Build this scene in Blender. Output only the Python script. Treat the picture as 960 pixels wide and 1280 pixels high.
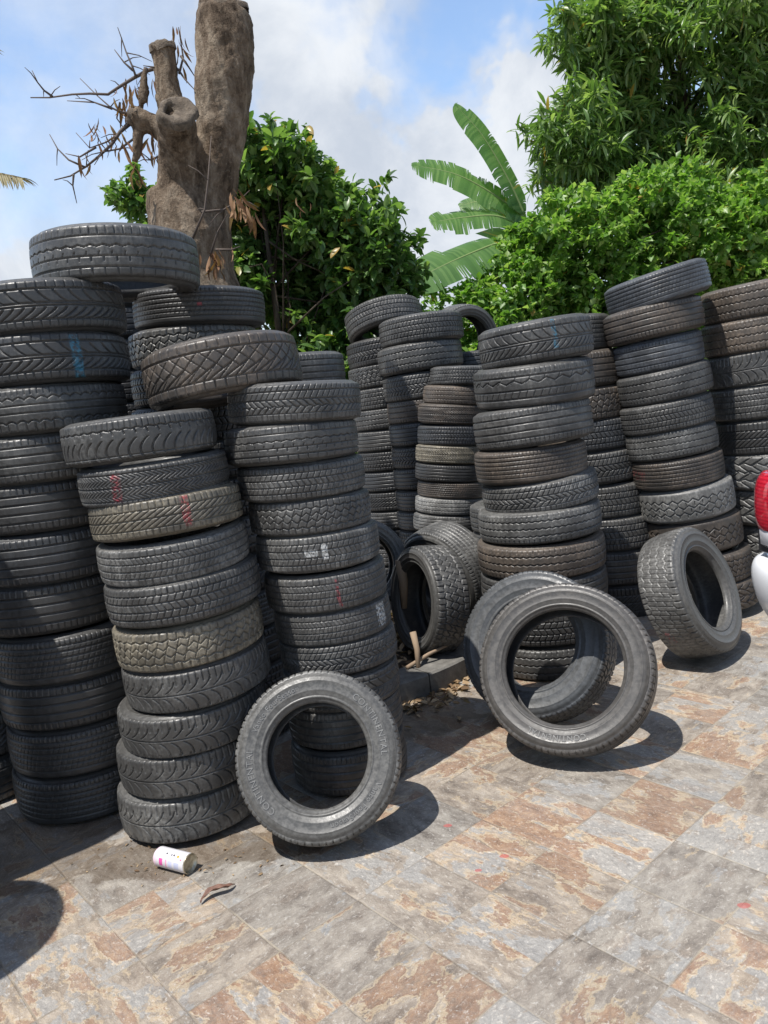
import bpy, math, random
import numpy as np
from mathutils import Vector, Matrix, noise as mnoise

for o in list(bpy.data.objects):
    bpy.data.objects.remove(o)
scene = bpy.context.scene
C = scene.collection
rng = np.random.default_rng(7)
random.seed(7)

# ------------------------------------------------------------------ camera
H = 1.56                                   # eye height in metres
FPX, PCX, PCY = 965.0, 480.0, 640.0        # focal length and centre in photo pixels
ROLL, PITCH = math.radians(-6.338), math.radians(8.1)
hd = np.array([math.cos(ROLL), math.sin(ROLL), 0.0])
dn = np.array([-math.sin(ROLL), math.cos(ROLL)])
UPc = np.array([-dn[0]*math.cos(PITCH), -dn[1]*math.cos(PITCH), -math.sin(PITCH)])
FWc = np.cross(UPc, hd)
if FWc[2] < 0: FWc = -FWc
M3 = np.stack([hd, FWc, UPc])              # image axes (x right, y down, z forward) -> world
cam_data = bpy.data.cameras.new("camera")
cam = bpy.data.objects.new("camera", cam_data)
C.objects.link(cam)
rot = np.stack([M3[:, 0], -M3[:, 1], -M3[:, 2]], axis=1)
mw = Matrix([list(rot[0])+[0], list(rot[1])+[0], list(rot[2])+[H], [0, 0, 0, 1]])
cam.matrix_world = mw
cam_data.sensor_fit = 'VERTICAL'
cam_data.sensor_height = 48.0
cam_data.lens = 48.0*FPX/1280.0
cam_data.clip_start = 0.05
cam_data.clip_end = 2000
scene.camera = cam

# ------------------------------------------------------------------ sun and sky
SUN = Vector((-0.32, -0.27, 1.0)).normalized()          # towards the sun
SUN_STRENGTH = 5.0
SKY_STRENGTH = 0.11
sl = bpy.data.lights.new("sun", 'SUN')
sl.energy = SUN_STRENGTH
sl.angle = math.radians(0.53)
sl.color = (1.0, 0.96, 0.90)
so = bpy.data.objects.new("sun", sl)
so.rotation_euler = SUN.to_track_quat('Z', 'Y').to_euler()
so.location = (0, 0, 20)
C.objects.link(so)

def px_dir(px, py):
    d = M3 @ np.array([(px-PCX)/FPX, (py-PCY)/FPX, 1.0])
    return d
def at(px, py, Y):
    """point on the sight line through a photo pixel, Y metres ahead of the lens"""
    d = px_dir(px, py)
    return Vector((d[0]/d[1]*Y, Y, H + d[2]/d[1]*Y))
def ground_at(px, py, z=0.0):
    d = px_dir(px, py)
    t = (z-H)/d[2]
    return Vector((d[0]*t, d[1]*t, z))

class NT:
    """little node helper"""
    def __init__(s, tree):
        s.t = tree; s.n = tree.nodes; s.l = tree.links
    def new(s, typ, **kw):
        n = s.n.new(typ)
        for k, v in kw.items(): setattr(n, k, v)
        return n
    def put(s, sock, v):
        if isinstance(v, bpy.types.NodeSocket): s.l.new(v, sock)
        elif v is not None:
            if sock.type == 'RGBA' and len(v) == 3: v = (*v, 1)
            sock.default_value = v
    def math(s, op, a, b=None, c=None, clamp=False):
        n = s.new('ShaderNodeMath', operation=op); n.use_clamp = clamp
        s.put(n.inputs[0], a)
        if b is not None: s.put(n.inputs[1], b)
        if c is not None: s.put(n.inputs[2], c)
        return n.outputs[0]
    def vmath(s, op, a, b=None, out=0):
        n = s.new('ShaderNodeVectorMath', operation=op)
        s.put(n.inputs[0], a)
        if b is not None:
            if op == 'SCALE': s.put(n.inputs['Scale'], b)
            else: s.put(n.inputs[1], b)
        return n.outputs[out] if op not in ('DOT_PRODUCT', 'LENGTH', 'DISTANCE') else n.outputs['Value']
    def noise(s, vec, scale, detail=4, rough=.55, dist=0.0, out='Fac'):
        n = s.new('ShaderNodeTexNoise')
        if vec is not None: s.l.new(vec, n.inputs['Vector'])
        n.inputs['Scale'].default_value = scale
        n.inputs['Detail'].default_value = detail
        n.inputs['Roughness'].default_value = rough
        n.inputs['Distortion'].default_value = dist
        return n.outputs[out]
    def ss(s, v, a, b, lo=0., hi=1.):
        n = s.new('ShaderNodeMapRange', interpolation_type='SMOOTHSTEP')
        s.put(n.inputs['Value'], v)
        n.inputs['From Min'].default_value = a; n.inputs['From Max'].default_value = b
        n.inputs['To Min'].default_value = lo; n.inputs['To Max'].default_value = hi
        return n.outputs[0]
    def mix(s, fac, a, b, blend='MIX'):
        n = s.new('ShaderNodeMix', data_type='RGBA', blend_type=blend)
        s.put(n.inputs[0], fac); s.put(n.inputs[6], a); s.put(n.inputs[7], b)
        return n.outputs[2]
    def sep(s, v):
        n = s.new('ShaderNodeSeparateXYZ'); s.put(n.inputs[0], v); return n.outputs
    def comb(s, x, y, z):
        n = s.new('ShaderNodeCombineXYZ')
        for i, v in enumerate((x, y, z)): s.put(n.inputs[i], v)
        return n.outputs[0]
    def ramp(s, fac, stops):
        n = s.new('ShaderNodeValToRGB')
        s.put(n.inputs[0], fac)
        cr = n.color_ramp
        while len(cr.elements) < len(stops): cr.elements.new(.5)
        for e, (p, c) in zip(cr.elements, stops):
            e.position = p; e.color = (*c, 1) if len(c) == 3 else c
        return n.outputs[0]

world = bpy.data.worlds.new("World")
scene.world = world
world.use_nodes = True
wn = NT(world.node_tree)
wn.n.clear()
sky = wn.new('ShaderNodeTexSky')
sky.sky_type = 'NISHITA'
sky.sun_disc = False
sky.sun_elevation = math.asin(SUN.z)
sky.sun_rotation = math.atan2(SUN.x, SUN.y)
sky.altitude = 60; sky.air_density = 1.0; sky.dust_density = 0.6; sky.ozone_density = 2.0
tc = wn.new('ShaderNodeTexCoord')
dirv = tc.outputs['Generated']
wrp = wn.vmath('SCALE', wn.vmath('SUBTRACT', wn.noise(dirv, 4.5, 5, .6, out='Color'), (.5, .5, .5)), .42)
dirw = wn.vmath('ADD', dirv, wrp)
nz = wn.noise(wn.vmath('MULTIPLY', dirv, (1.0, 1.0, 1.5)), 5.2, 9, .58, .25)
nz2 = wn.noise(wn.vmath('MULTIPLY', dirv, (1.0, 1.0, 2.2)), 2.3, 6, .6, .4)
bias = None
for (px, py, rad, amt) in [(520, 270, .26, .46), (640, 190, .18, .40), (720, 80, .12, .40), (420, 190, .14, .28), (60, 330, .28, .26), (180, 20, .22, .18), (420, 50, .22, .22),
                           (610, 50, .13, -.30), (540, 100, .10, -.24), (450, 130, .09, -.16), (40, 200, .14, -.14), (120, 90, .12, -.10), (330, 260, .1, .05)]:
    d = Vector(px_dir(px, py)).normalized()
    dist = wn.vmath('DISTANCE', dirw, tuple(d))
    g = wn.math('MULTIPLY', wn.ss(dist, 0.0, rad, 1., 0.), amt)
    bias = g if bias is None else wn.math('ADD', bias, g)
lowb = wn.ss(wn.sep(dirv)[2], 0.0, .30, .16, 0.)
cl = wn.math('ADD', wn.math('ADD', wn.math('MULTIPLY', nz, .55), wn.math('MULTIPLY', nz2, .45)), wn.math('ADD', bias, lowb))
dy = wn.sep(dirv)[1]  # cloud cover and sky brightness drop behind the lens, cutting fill on tyre fronts
cl = wn.math('ADD', cl, wn.ss(dy, -.35, .15, -.25, 0.))
cover = wn.ss(cl, .50, .80)
veil = wn.ss(cl, .36, .68, 0.10, .65)
cmax = wn.math('MAXIMUM', cover, veil)
shade = wn.ss(wn.noise(dirv, 7.0, 6, .6, .3), .3, .7)
ccol = wn.mix(shade, (4.7, 5.2, 6.0), (7.0, 7.3, 7.7))
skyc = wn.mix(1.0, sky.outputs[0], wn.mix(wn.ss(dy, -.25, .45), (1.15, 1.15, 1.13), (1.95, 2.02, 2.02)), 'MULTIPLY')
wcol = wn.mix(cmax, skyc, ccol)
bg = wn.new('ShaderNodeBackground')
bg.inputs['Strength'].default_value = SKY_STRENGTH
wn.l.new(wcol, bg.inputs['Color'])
wo = wn.new('ShaderNodeOutputWorld')
wn.l.new(bg.outputs[0], wo.inputs['Surface'])

scene.view_settings.view_transform = 'Standard'
scene.view_settings.look = 'None'
scene.view_settings.exposure = 0.20
scene.view_settings.gamma = 1.0
scene.view_settings.use_curve_mapping = False
scene.render.engine = 'CYCLES'
scene.cycles.max_bounces = 6
scene.cycles.diffuse_bounces = 3
scene.cycles.transparent_max_bounces = 6
try:
    scene.cycles.use_denoising = True
except Exception:
    pass

# ------------------------------------------------------------------ helpers
def mesh_np(name, verts, faces=None, loops=None, starts=None, smooth=True):
    """mesh from numpy arrays; faces = (n,k) equal-sided, or loops/starts"""
    me = bpy.data.meshes.new(name)
    verts = np.asarray(verts, dtype=np.float32)
    if faces is not None:
        faces = np.asarray(faces, dtype=np.int32)
        loops = faces.ravel()
        starts = np.arange(0, faces.size, faces.shape[1], dtype=np.int32)
    me.vertices.add(len(verts)); me.vertices.foreach_set('co', verts.ravel())
    me.loops.add(len(loops)); me.loops.foreach_set('vertex_index', np.asarray(loops, np.int32))
    me.polygons.add(len(starts)); me.polygons.foreach_set('loop_start', np.asarray(starts, np.int32))
    me.update(calc_edges=True)
    me.polygons.foreach_set('use_smooth', np.full(len(starts), smooth, dtype=bool))
    me.validate()
    return me
def link(name, me, mat=None, parent=None, loc=None):
    o = bpy.data.objects.new(name, me)
    C.objects.link(o)
    if mat is not None and me is not None:
        if len(me.materials) == 0: me.materials.append(mat)
    if parent is not None: o.parent = parent
    if loc is not None: o.location = loc
    return o
def tag(o, label=None, cat=None, group=None, kind=None):
    if label: o['label'] = label
    if cat: o['category'] = cat
    if group: o['group'] = group
    if kind: o['kind'] = kind
    return o
def empty(name, loc=(0, 0, 0)):
    o = bpy.data.objects.new(name, None)
    o.empty_display_size = .1
    C.objects.link(o); o.location = loc
    return o
class MB:
    """collects verts and polygons of mixed size"""
    def __init__(s): s.v = []; s.f = []
    def add(s, vs, fs):
        b = len(s.v); s.v += [tuple(p) for p in vs]; s.f += [tuple(i+b for i in f) for f in fs]
    def tube(s, pts, rad, seg=8, cap=True):
        pts = [Vector(p) for p in pts]
        n = len(pts); vs = []; fs = []
        t0 = (pts[1]-pts[0]).normalized()
        up = Vector((0, 0, 1)) if abs(t0.z) < .9 else Vector((1, 0, 0))
        a = t0.cross(up).normalized()
        for i, p in enumerate(pts):
            t = (pts[min(i+1, n-1)]-pts[max(i-1, 0)]).normalized()
            a = (a - t*a.dot(t)).normalized(); b = t.cross(a)
            r = rad[i] if hasattr(rad, '__len__') else rad
            for k in range(seg):
                th = 2*math.pi*k/seg
                vs.append(p + a*math.cos(th)*r + b*math.sin(th)*r)
        for i in range(n-1):
            for k in range(seg):
                k2 = (k+1) % seg
                fs.append((i*seg+k, i*seg+k2, (i+1)*seg+k2, (i+1)*seg+k))
        if cap:
            fs.append(tuple(range(seg-1, -1, -1))); fs.append(tuple((n-1)*seg+k for k in range(seg)))
        s.add(vs, fs)
    def box(s, c, d, rz=0.0):
        c = Vector(c); vs = []
        for x in (-.5, .5):
            for y in (-.5, .5):
                for z in (-.5, .5):
                    q = Vector((x*d[0], y*d[1], z*d[2])); q.rotate(Matrix.Rotation(rz, 3, 'Z')); vs.append(c+q)
        s.add(vs, [(0, 1, 3, 2), (4, 6, 7, 5), (0, 4, 5, 1), (2, 3, 7, 6), (0, 2, 6, 4), (1, 5, 7, 3)])
    def mesh(s, name, smooth=True):
        me = bpy.data.meshes.new(name)
        me.from_pydata([tuple(v) for v in s.v], [], s.f); me.update()
        me.polygons.foreach_set('use_smooth', [smooth]*len(me.polygons))
        return me
def lathe(profile, seg, close=False):
    """profile [(r,z)] revolved about Z"""
    n = len(profile); th = np.linspace(0, 2*np.pi, seg, endpoint=False)
    pr = np.array(profile)
    v = np.stack([np.outer(np.cos(th), pr[:, 0]), np.outer(np.sin(th), pr[:, 0]), np.tile(pr[:, 1], (seg, 1))], -1).reshape(-1, 3)
    i = np.arange(seg)[:, None]; j = np.arange(n-1 if not close else n)[None, :]
    i2 = (i+1) % seg; j2 = (j+1) % n
    f = np.stack([i*n+j, i2*n+j, i2*n+j2, i*n+j2], -1).reshape(-1, 4)
    return v, f

# ------------------------------------------------------------------ materials
def mat(name):
    m = bpy.data.materials.new(name); m.use_nodes = True
    t = NT(m.node_tree); t.n.clear()
    out = t.new('ShaderNodeOutputMaterial'); p = t.new('ShaderNodeBsdfPrincipled')
    t.l.new(p.outputs[0], out.inputs['Surface'])
    return m, t, p
def bump(t, p, h, strength=.3, dist=.01):
    b = t.new('ShaderNodeBump'); b.inputs['Strength'].default_value = strength; b.inputs['Distance'].default_value = dist
    t.l.new(h, b.inputs['Height']); t.l.new(b.outputs[0], p.inputs['Normal'])
def simple(name, col, rough=.5, metal=0., spec=.5, coat=0.):
    m, t, p = mat(name)
    p.inputs['Base Color'].default_value = (*col, 1); p.inputs['Roughness'].default_value = rough
    p.inputs['Metallic'].default_value = metal; p.inputs['Specular IOR Level'].default_value = spec
    p.inputs['Coat Weight'].default_value = coat
    return m

def rubber(name, mark=None, dusty=.40, base=(.028, .0275, .027), lo=.32, hi=.72):
    """rubber: black with dust; object colour = tint of the dust and how much of it (alpha)"""
    m, t, p = mat(name)
    tcn = t.new('ShaderNodeTexCoord'); oi = t.new('ShaderNodeObjectInfo')
    shift = t.vmath('ADD', tcn.outputs['Object'], t.vmath('SCALE', t.comb(oi.outputs['Random'], oi.outputs['Random'], 0.), 31.))
    n1 = t.noise(shift, 7., 5, .62); n2 = t.noise(shift, 60., 4, .65); n3 = t.noise(shift, 260., 2, .6)
    streak = t.noise(t.vmath('MULTIPLY', shift, (1., 1., .22)), 95., 3, .6)
    dust = t.math('MULTIPLY', t.ss(n1, lo, hi), t.ss(t.math('ADD', t.math('MULTIPLY', n2, .6), t.math('MULTIPLY', streak, .4)), .34, .66))
    amt = t.math('ADD', t.math('MULTIPLY', dust, t.math('ADD', oi.outputs['Alpha'], dusty)), t.math('MULTIPLY', oi.outputs['Alpha'], .50), clamp=True)
    col = t.mix(amt, base, oi.outputs['Color'])
    col = t.mix(t.ss(n3, .58, .78, 0., .16), col, (.16, .155, .15))
    if mark:
        for (colr, x0, x1, z0, z1, thr) in mark:
            x, y, z = t.sep(tcn.outputs['Object'])
            zz = t.noise(tcn.outputs['Object'], 7., 2, .5)
            xx = t.math('ADD', x, t.math('MULTIPLY', t.math('SUBTRACT', zz, .5), .030))
            a = t.math('MULTIPLY', t.ss(xx, x0, x0+.006), t.ss(xx, x1-.006, x1, 1., 0.))
            b = t.math('MULTIPLY', t.ss(z, z0, z0+.012), t.ss(z, z1-.012, z1, 1., 0.))
            c = t.math('MULTIPLY', t.math('MULTIPLY', a, b), t.math('LESS_THAN', y, 0.))
            c = t.math('MULTIPLY', c, t.ss(t.noise(tcn.outputs['Object'], 60., 5, .75), thr, thr+.22))
            col = t.mix(t.math('MULTIPLY', c, .72), col, colr)
    t.l.new(col, p.inputs['Base Color'])
    t.put(p.inputs['Roughness'], t.ss(n2, .3, .7, .32, .54))
    p.inputs['Specular IOR Level'].default_value = .5
    bump(t, p, t.math('ADD', t.math('MULTIPLY', n3, .5), t.math('MULTIPLY', n2, 1.)), .35, .0018)
    return m
RUB = rubber('tyre_rubber')
RUBS = rubber('sidewall_rubber', dusty=.16, base=(.040, .039, .037), lo=-.2, hi=1.2)
RUBI = rubber('inner_liner_rubber', dusty=.15, base=(.026, .027, .030))
RED, BLUE, WHITE = (.42, .03, .05), (.04, .22, .34), (.75, .76, .74)

# ------------------------------------------------------------------ tyres: tread patterns
R0, W0 = .30, .19
CIRC = 2*math.pi*R0
def groove(d, w):
    return 1-np.clip((np.abs(d)-w*.52)/(w*.62), 0, 1)
def circ(V, vs, w):
    r = 0*V
    for v in vs: r = np.maximum(r, groove(V-v, w))
    return r
def tri(x):
    return np.abs(((x) % 1)*2-1)*2-1
def zig(U, V, vs, w, N, amp, alt=True):
    r = 0*V
    for i, v in enumerate(vs):
        ph = (.5 if (alt and i % 2) else 0)
        r = np.maximum(r, groove(V-v-amp*tri(U/CIRC*N+ph), w))
    return r
def lat(U, V, N, f, v0, v1, w, slope=0., ph=0.):
    p = CIRC/N
    d = (((U-f(V))/p+ph+.5) % 1-.5)*p/math.sqrt(1+slope*slope)
    return groove(d, w)*((V > v0) & (V < v1))
def both(fn): return fn
Z = lambda V: 0*V
def pat_rib(U, V):
    return np.maximum.reduce([circ(V, (-.047, -.016, .016, .047), .0032), lat(U, V, 81, Z, .054, .09, .0019), lat(U, V, 81, Z, -.09, -.054, .0016, ph=.4)])
def pat_fine_rib(U, V):
    return np.maximum.reduce([circ(V, (-.052, -.030, -.008, .014, .036, .056), .0020), .6*lat(U, V, 90, lambda V: V*.4, -.05, .05, .001), lat(U, V, 98, Z, .058, .09, .0018)])
def pat_swoosh(U, V):
    f = lambda V: .055*np.sin((V+.048)*34)
    g = lambda V: -.05*np.sin((V)*30)
    return np.maximum.reduce([circ(V, (-.050, -.006, .004, .050), .0028), lat(U, V, 35, g, .004, .046, .0026, 1.2),
                              lat(U, V, 52, f, -.047, -.010, .0032, 1.0), lat(U, V, 64, Z, -.09, -.050, .002), lat(U, V, 58, Z, .052, .09, .0019)])
def pat_herring(U, V):
    f = lambda V: .020*tri(V/.048+.25)
    return np.maximum.reduce([circ(V, (0.,), .0022), circ(V, (-.058, .058), .0020), lat(U, V, 87, f, -.056, .056, .0021, .9), lat(U, V, 86, Z, .058, .09, .0020), lat(U, V, 86, Z, -.09, -.058, .0020)])
def pat_arch(U, V):
    f = lambda V: .9*np.abs(V+.018)**1.0*0 + .045*((V+.05)/.06)**2
    return np.maximum.reduce([zig(U, V, (.040,), .0030, 44, .003), circ(V, (-.062,), .0018), lat(U, V, 44, f, -.085, .004, .0034, .7), lat(U, V, 44, lambda V: -.3*V, .020, .040, .0026), lat(U, V, 88, Z, .043, .09, .0019)])
def pat_winter(U, V):
    f = lambda V: .055*np.tanh(V/.03)*np.sign(V)
    return np.maximum.reduce([circ(V, (-.004,), .0020), lat(U, V, 40, f, -.070, -.010, .0026, .5), lat(U, V, 40, f, .006, .050, .0026, .5, ph=.5),
                              lat(U, V, 72, Z, .034, .09, .0026), lat(U, V, 48, Z, -.09, -.062, .0026)])
def pat_diag(U, V):
    return np.maximum.reduce([circ(V, (-.044, 0., .040), .0030), lat(U, V, 61, lambda V: 1.5*V, -.042, .038, .0022, 1.5), lat(U, V, 74, Z, .042, .09, .0028), lat(U, V, 74, Z, -.09, -.050, .0020)])
def pat_zigzag(U, V):
    return np.maximum.reduce([zig(U, V, (-.040, 0., .040), .0030, 62, .0032, False), lat(U, V, 76, Z, .058, .09, .0020), lat(U, V, 76, Z, -.09, -.058, .0020)])
def pat_honey(U, V):
    return np.maximum.reduce([zig(U, V, (-.036, -.002, .032), .0034, 30, .0085), lat(U, V, 37, Z, -.030, -.008, .0030, ph=.25), lat(U, V, 37, Z, .004, .026, .0030, ph=.75), lat(U, V, 37, Z, -.058, -.042, .003, ph=.75)])
def pat_mud(U, V):
    f = lambda V: .035*tri(V/.075)
    return np.maximum.reduce([lat(U, V, 27, f, -.09, .09, .0060, .9), zig(U, V, (-.036, .004, .042), .0036, 27, .006)])
def pat_diamond(U, V):
    return np.maximum.reduce([circ(V, (-.046, .044), .0026), lat(U, V, 32, lambda V: 1.3*V, -.045, .043, .0016, 1.3), lat(U, V, 32, lambda V: -1.3*V, -.02, .043, .0014, 1.3),
                              lat(U, V, 32, lambda V: 2.2*V, -.046, .0, .0024, 2.2), lat(U, V, 49, Z, .050, .09, .0022), lat(U, V, 49, Z, -.09, -.046, .0026)])
def pat_block(U, V):
    return np.maximum.reduce([circ(V, (-.048, -.016, .016, .048), .0026), lat(U, V, 68, lambda V: .5*V, -.048, -.016, .0019), lat(U, V, 68, lambda V: .5*V, .016, .048, .0019, ph=.3), lat(U, V, 68, lambda V: -.5*V, -.016, .016, .0022, ph=.5),
                              lat(U, V, 84, Z, .05, .09, .0022), lat(U, V, 84, Z, -.09, -.05, .0022)])
def pat_sipes(U, V):
    return np.maximum.reduce([circ(V, (-.046, .014, .050), .0022), zig(U, V, (-.016,), .0022, 50, .004), lat(U, V, 59, lambda V: .9*V, -.046, -.016, .0030, .9), lat(U, V, 59, lambda V: -1.0*V, -.016, .016, .0030, 1., ph=.5),
                              lat(U, V, 71, lambda V: .6*V, .016, .09, .0019), lat(U, V, 72, Z, -.09, -.05, .0020)])
def pat_slots(U, V):
    f = lambda V: .008*tri(V/.03)
    return np.maximum.reduce([circ(V, (-.048, -.001, .046), .0026), lat(U, V, 54, f, -.030, .016, .0030, .5), lat(U, V, 66, Z, .050, .09, .0018), lat(U, V, 66, Z, -.09, -.060, .0028)])
def pat_terrain(U, V):
    return np.maximum.reduce([zig(U, V, (-.046, .046), .0034, 40, .004), zig(U, V, (-.014, .016), .0028, 40, .0085), lat(U, V, 47, lambda V: .4*V, -.046, .046, .0019), lat(U, V, 58, Z, .05, .09, .0032), lat(U, V, 58, Z, -.09, -.05, .0032)])
def pat_wave(U, V):
    g = lambda V: .045*np.sin((V-.004)*36)
    return np.maximum.reduce([circ(V, (-.046, -.012, .046), .0030), zig(U, V, (.024,), .0022, 24, .008), lat(U, V, 26, g, .016, .044, .0020), .7*lat(U, V, 52, lambda V: .5*V, -.046, -.016, .0020), lat(U, V, 78, Z, .056, .09, .0018)])
def pat_scallop(U, V):
    w = .010*np.abs(np.sin(U/CIRC*math.pi*48))
    return np.maximum.reduce([circ(V, (-.010, .018), .0026), groove(V-.036-w, .0022), groove(V+.048-w, .0026), lat(U, V, 59, Z, -.09, -.046, .0022), lat(U, V, 88, Z, .056, .09, .0018)])
def pat_worn(U, V):
    return .6*np.maximum.reduce([zig(U, V, (-.050, -.018, .014, .046), .0022, 44, .005), lat(U, V, 88, lambda V: .3*V, -.05, .05, .0015), 1.3*lat(U, V, 60, lambda V: .2*V, .054, .09, .0028), 1.3*lat(U, V, 73, Z, -.09, -.056, .0022)])
def pat_sipy(U, V):
    return np.maximum.reduce([circ(V, (-.044, -.013, .018, .048), .0026), .75*lat(U, V, 92, lambda V: .6*V, -.042, -.015, .0014), .75*lat(U, V, 92, lambda V: -.6*V, .020, .046, .0014), .75*lat(U, V, 92, lambda V: .25*V, -.011, .016, .0014, ph=.5), lat(U, V, 64, Z, .050, .09, .0020), lat(U, V, 64, Z, -.09, -.048, .0020)])
def pat_step(U, V):
    return np.maximum.reduce([circ(V, (-.050, -.018, .046), .0026), lat(U, V, 44, Z, -.034, -.018, .0026), lat(U, V, 44, lambda V: .3*V, -.018, -.004, .0020, ph=.3), zig(U, V, (.014,), .0022, 44, .003), lat(U, V, 66, Z, .05, .09, .0018), lat(U, V, 44, Z, -.09, -.052, .0024)])
PATS = dict(sipy=pat_sipy, step=pat_step, rib=pat_rib, fine=pat_fine_rib, swoosh=pat_swoosh, herring=pat_herring, arch=pat_arch, winter=pat_winter, diag=pat_diag, zigzag=pat_zigzag,
            honey=pat_honey, mud=pat_mud, diamond=pat_diamond, block=pat_block, sipes=pat_sipes, slots=pat_slots, terrain=pat_terrain, wave=pat_wave,
            scallop=pat_scallop, worn=pat_worn)

# half profile of the crown: (arc position 0..1, r/R, w/W)
def crown(s):
    """s in [-1,1] over the tread and both shoulders -> (r/R, w/W)"""
    a = np.abs(s)
    b = (np.clip(a, .78, 1)-.78)/.22*math.pi/2
    w = np.where(a < .78, a/.78*.372, .372+.074*np.sin(b))
    r = np.where(a < .78, 1-.014*(a/.78)**2, .986-.048*(1-np.cos(b)))
    return r, np.sign(s)*w
def make_tread(key, NU=720, NV=62):
    u = np.linspace(0, CIRC, NU, endpoint=False); s = np.linspace(-1, 1, NV)
    U, S = np.meshgrid(u, s, indexing='ij')
    V = S*.085
    r, w = crown(S)
    d = np.clip(PATS[key](U, V), 0, 1)
    edge = np.clip((1-np.abs(S))/.20, 0, 1)**.8
    wob = .0008*np.sin(U/CIRC*2*math.pi*3+S*2)
    rr = r*R0-.0074*d*edge+wob
    th = U/R0
    ww = w*W0
    v = np.stack([rr*np.cos(th), rr*np.sin(th), ww], -1).reshape(-1, 3)
    i = np.arange(NU)[:, None]; j = np.arange(NV-1)[None, :]; i2 = (i+1) % NU
    f = np.stack([i*NV+j, i2*NV+j, i2*NV+j+1, i*NV+j+1], -1).reshape(-1, 4)
    return mesh_np('tread_'+key, v, f)
def wall_profile(k):
    """outer sidewall from tread edge to bead toe, (r/R, w/W); k = bead radius ratio"""
    P = [(.938, .446), (.929, .458), (.922, .463), (.919, .471), (.906, .481), (.900, .489), (.88, .497), (.868, .502), (.862, .509), (.856, .509), (.850, .502), (.80, .500), (.760, .490), (.752, .494), (.746, .486), (.725, .474), (.700, .456), (.692, .450), (.686, .462), (.672, .462), (.664, .440), (.654, .420), (.642, .408), (.630, .392), (.621, .368), (.617, .335), (.620, .305)]
    q = []
    for r, w in P:
        t = (.938-r)/(.938-.617)
        q.append((.938-t*(.938-k), w))
    return q
def liner_profile(k):
    P = [(.620, .305), (.640, .300), (.68, .345), (.74, .405), (.80, .430), (.86, .430), (.905, .395), (.930, .330), (.945, .2), (.95, 0.)]
    q = []
    for r, w in P:
        t = (.938-r)/(.938-.617)
        q.append((.938-t*(.938-k), w))
    return q + [(r, -w) for r, w in q[-2::-1]]
def make_wall(k, side, seg=144):
    pr = [(r*R0, w*W0*side) for r, w in wall_profile(k)]
    v, f = lathe(pr, seg)
    if side < 0: f = f[:, ::-1]
    return mesh_np('sidewall', v, f[:, ::-1])
def make_liner(k, seg=128):
    pr = [(r*R0, w*W0) for r, w in liner_profile(k)]
    v, f = lathe(pr, seg)
    return mesh_np('inner_liner', v, f)
_T, _S, _L = {}, {}, {}
def tyre_meshes(key, k):
    if key not in _T:
        _T[key] = make_tread(key); _T[key].materials.append(RUB)
    if k not in _S:
        _S[k] = (make_wall(k, 1), make_wall(k, -1))
        for m in _S[k]: m.materials.append(RUBS)
        _L[k] = make_liner(k); _L[k].materials.append(RUBI)
    return _T[key], _S[k], _L[k]
def norm(v): return v/np.linalg.norm(v)
TYRES = []
def tyre(center, rotm, R, W, key, label, group, tint=(.13, .125, .12), dust=.25, k=.63, liner=False, mark=None):
    te, (s1, s2), li = tyre_meshes(key, k)
    t = empty('tyre', center)
    t.rotation_euler = rotm.to_euler()
    t.scale = (R/R0*random.uniform(.985, 1.012), R/R0*random.uniform(.985, 1.012), W/W0)
    tag(t, label, 'tyre', group)
    parts = [link('tread', te, None, t), link('sidewall', s1, None, t), link('sidewall', s2, None, t)]
    if liner: parts.append(link('inner_liner', li, None, t))
    for p in parts: p.color = (*tint, dust)
    if mark is not None:
        parts[0].material_slots[0].link = 'OBJECT'
        parts[0].material_slots[0].material = mark
    TYRES.append(t)
    return t, parts

# dust tints
GREY = (.190, .186, .176); BROWN = (.205, .160, .122); SAND = (.33, .29, .215); BLUEG = (.100, .108, .120); PALE = (.31, .305, .288); DARK = (.075, .074, .073)
ORD = ['top', 'second', 'third', 'fourth', 'fifth', 'sixth', 'seventh', 'eighth', 'ninth', 'tenth', 'eleventh', 'twelfth', 'thirteenth', 'fourteenth', 'fifteenth', 'sixteenth']
TREAD_WORD = dict(rib='ribbed', fine='finely ribbed', swoosh='curved groove', herring='herringbone', arch='arched block', winter='swept groove', diag='slanted rib', zigzag='zigzag ribbed',
                  honey='chain patterned', mud='chunky mud', diamond='diamond patterned', block='small block', sipes='slant block', slots='slotted', terrain='knobbly block', wave='wavy groove',
                  scallop='scalloped', worn='worn', sipy='fine sliced', step='stepped')
TINT_WORD = {GREY: 'grey', BROWN: 'brownish', SAND: 'sandy', BLUEG: 'bluish', PALE: 'pale', DARK: 'black'}

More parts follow.
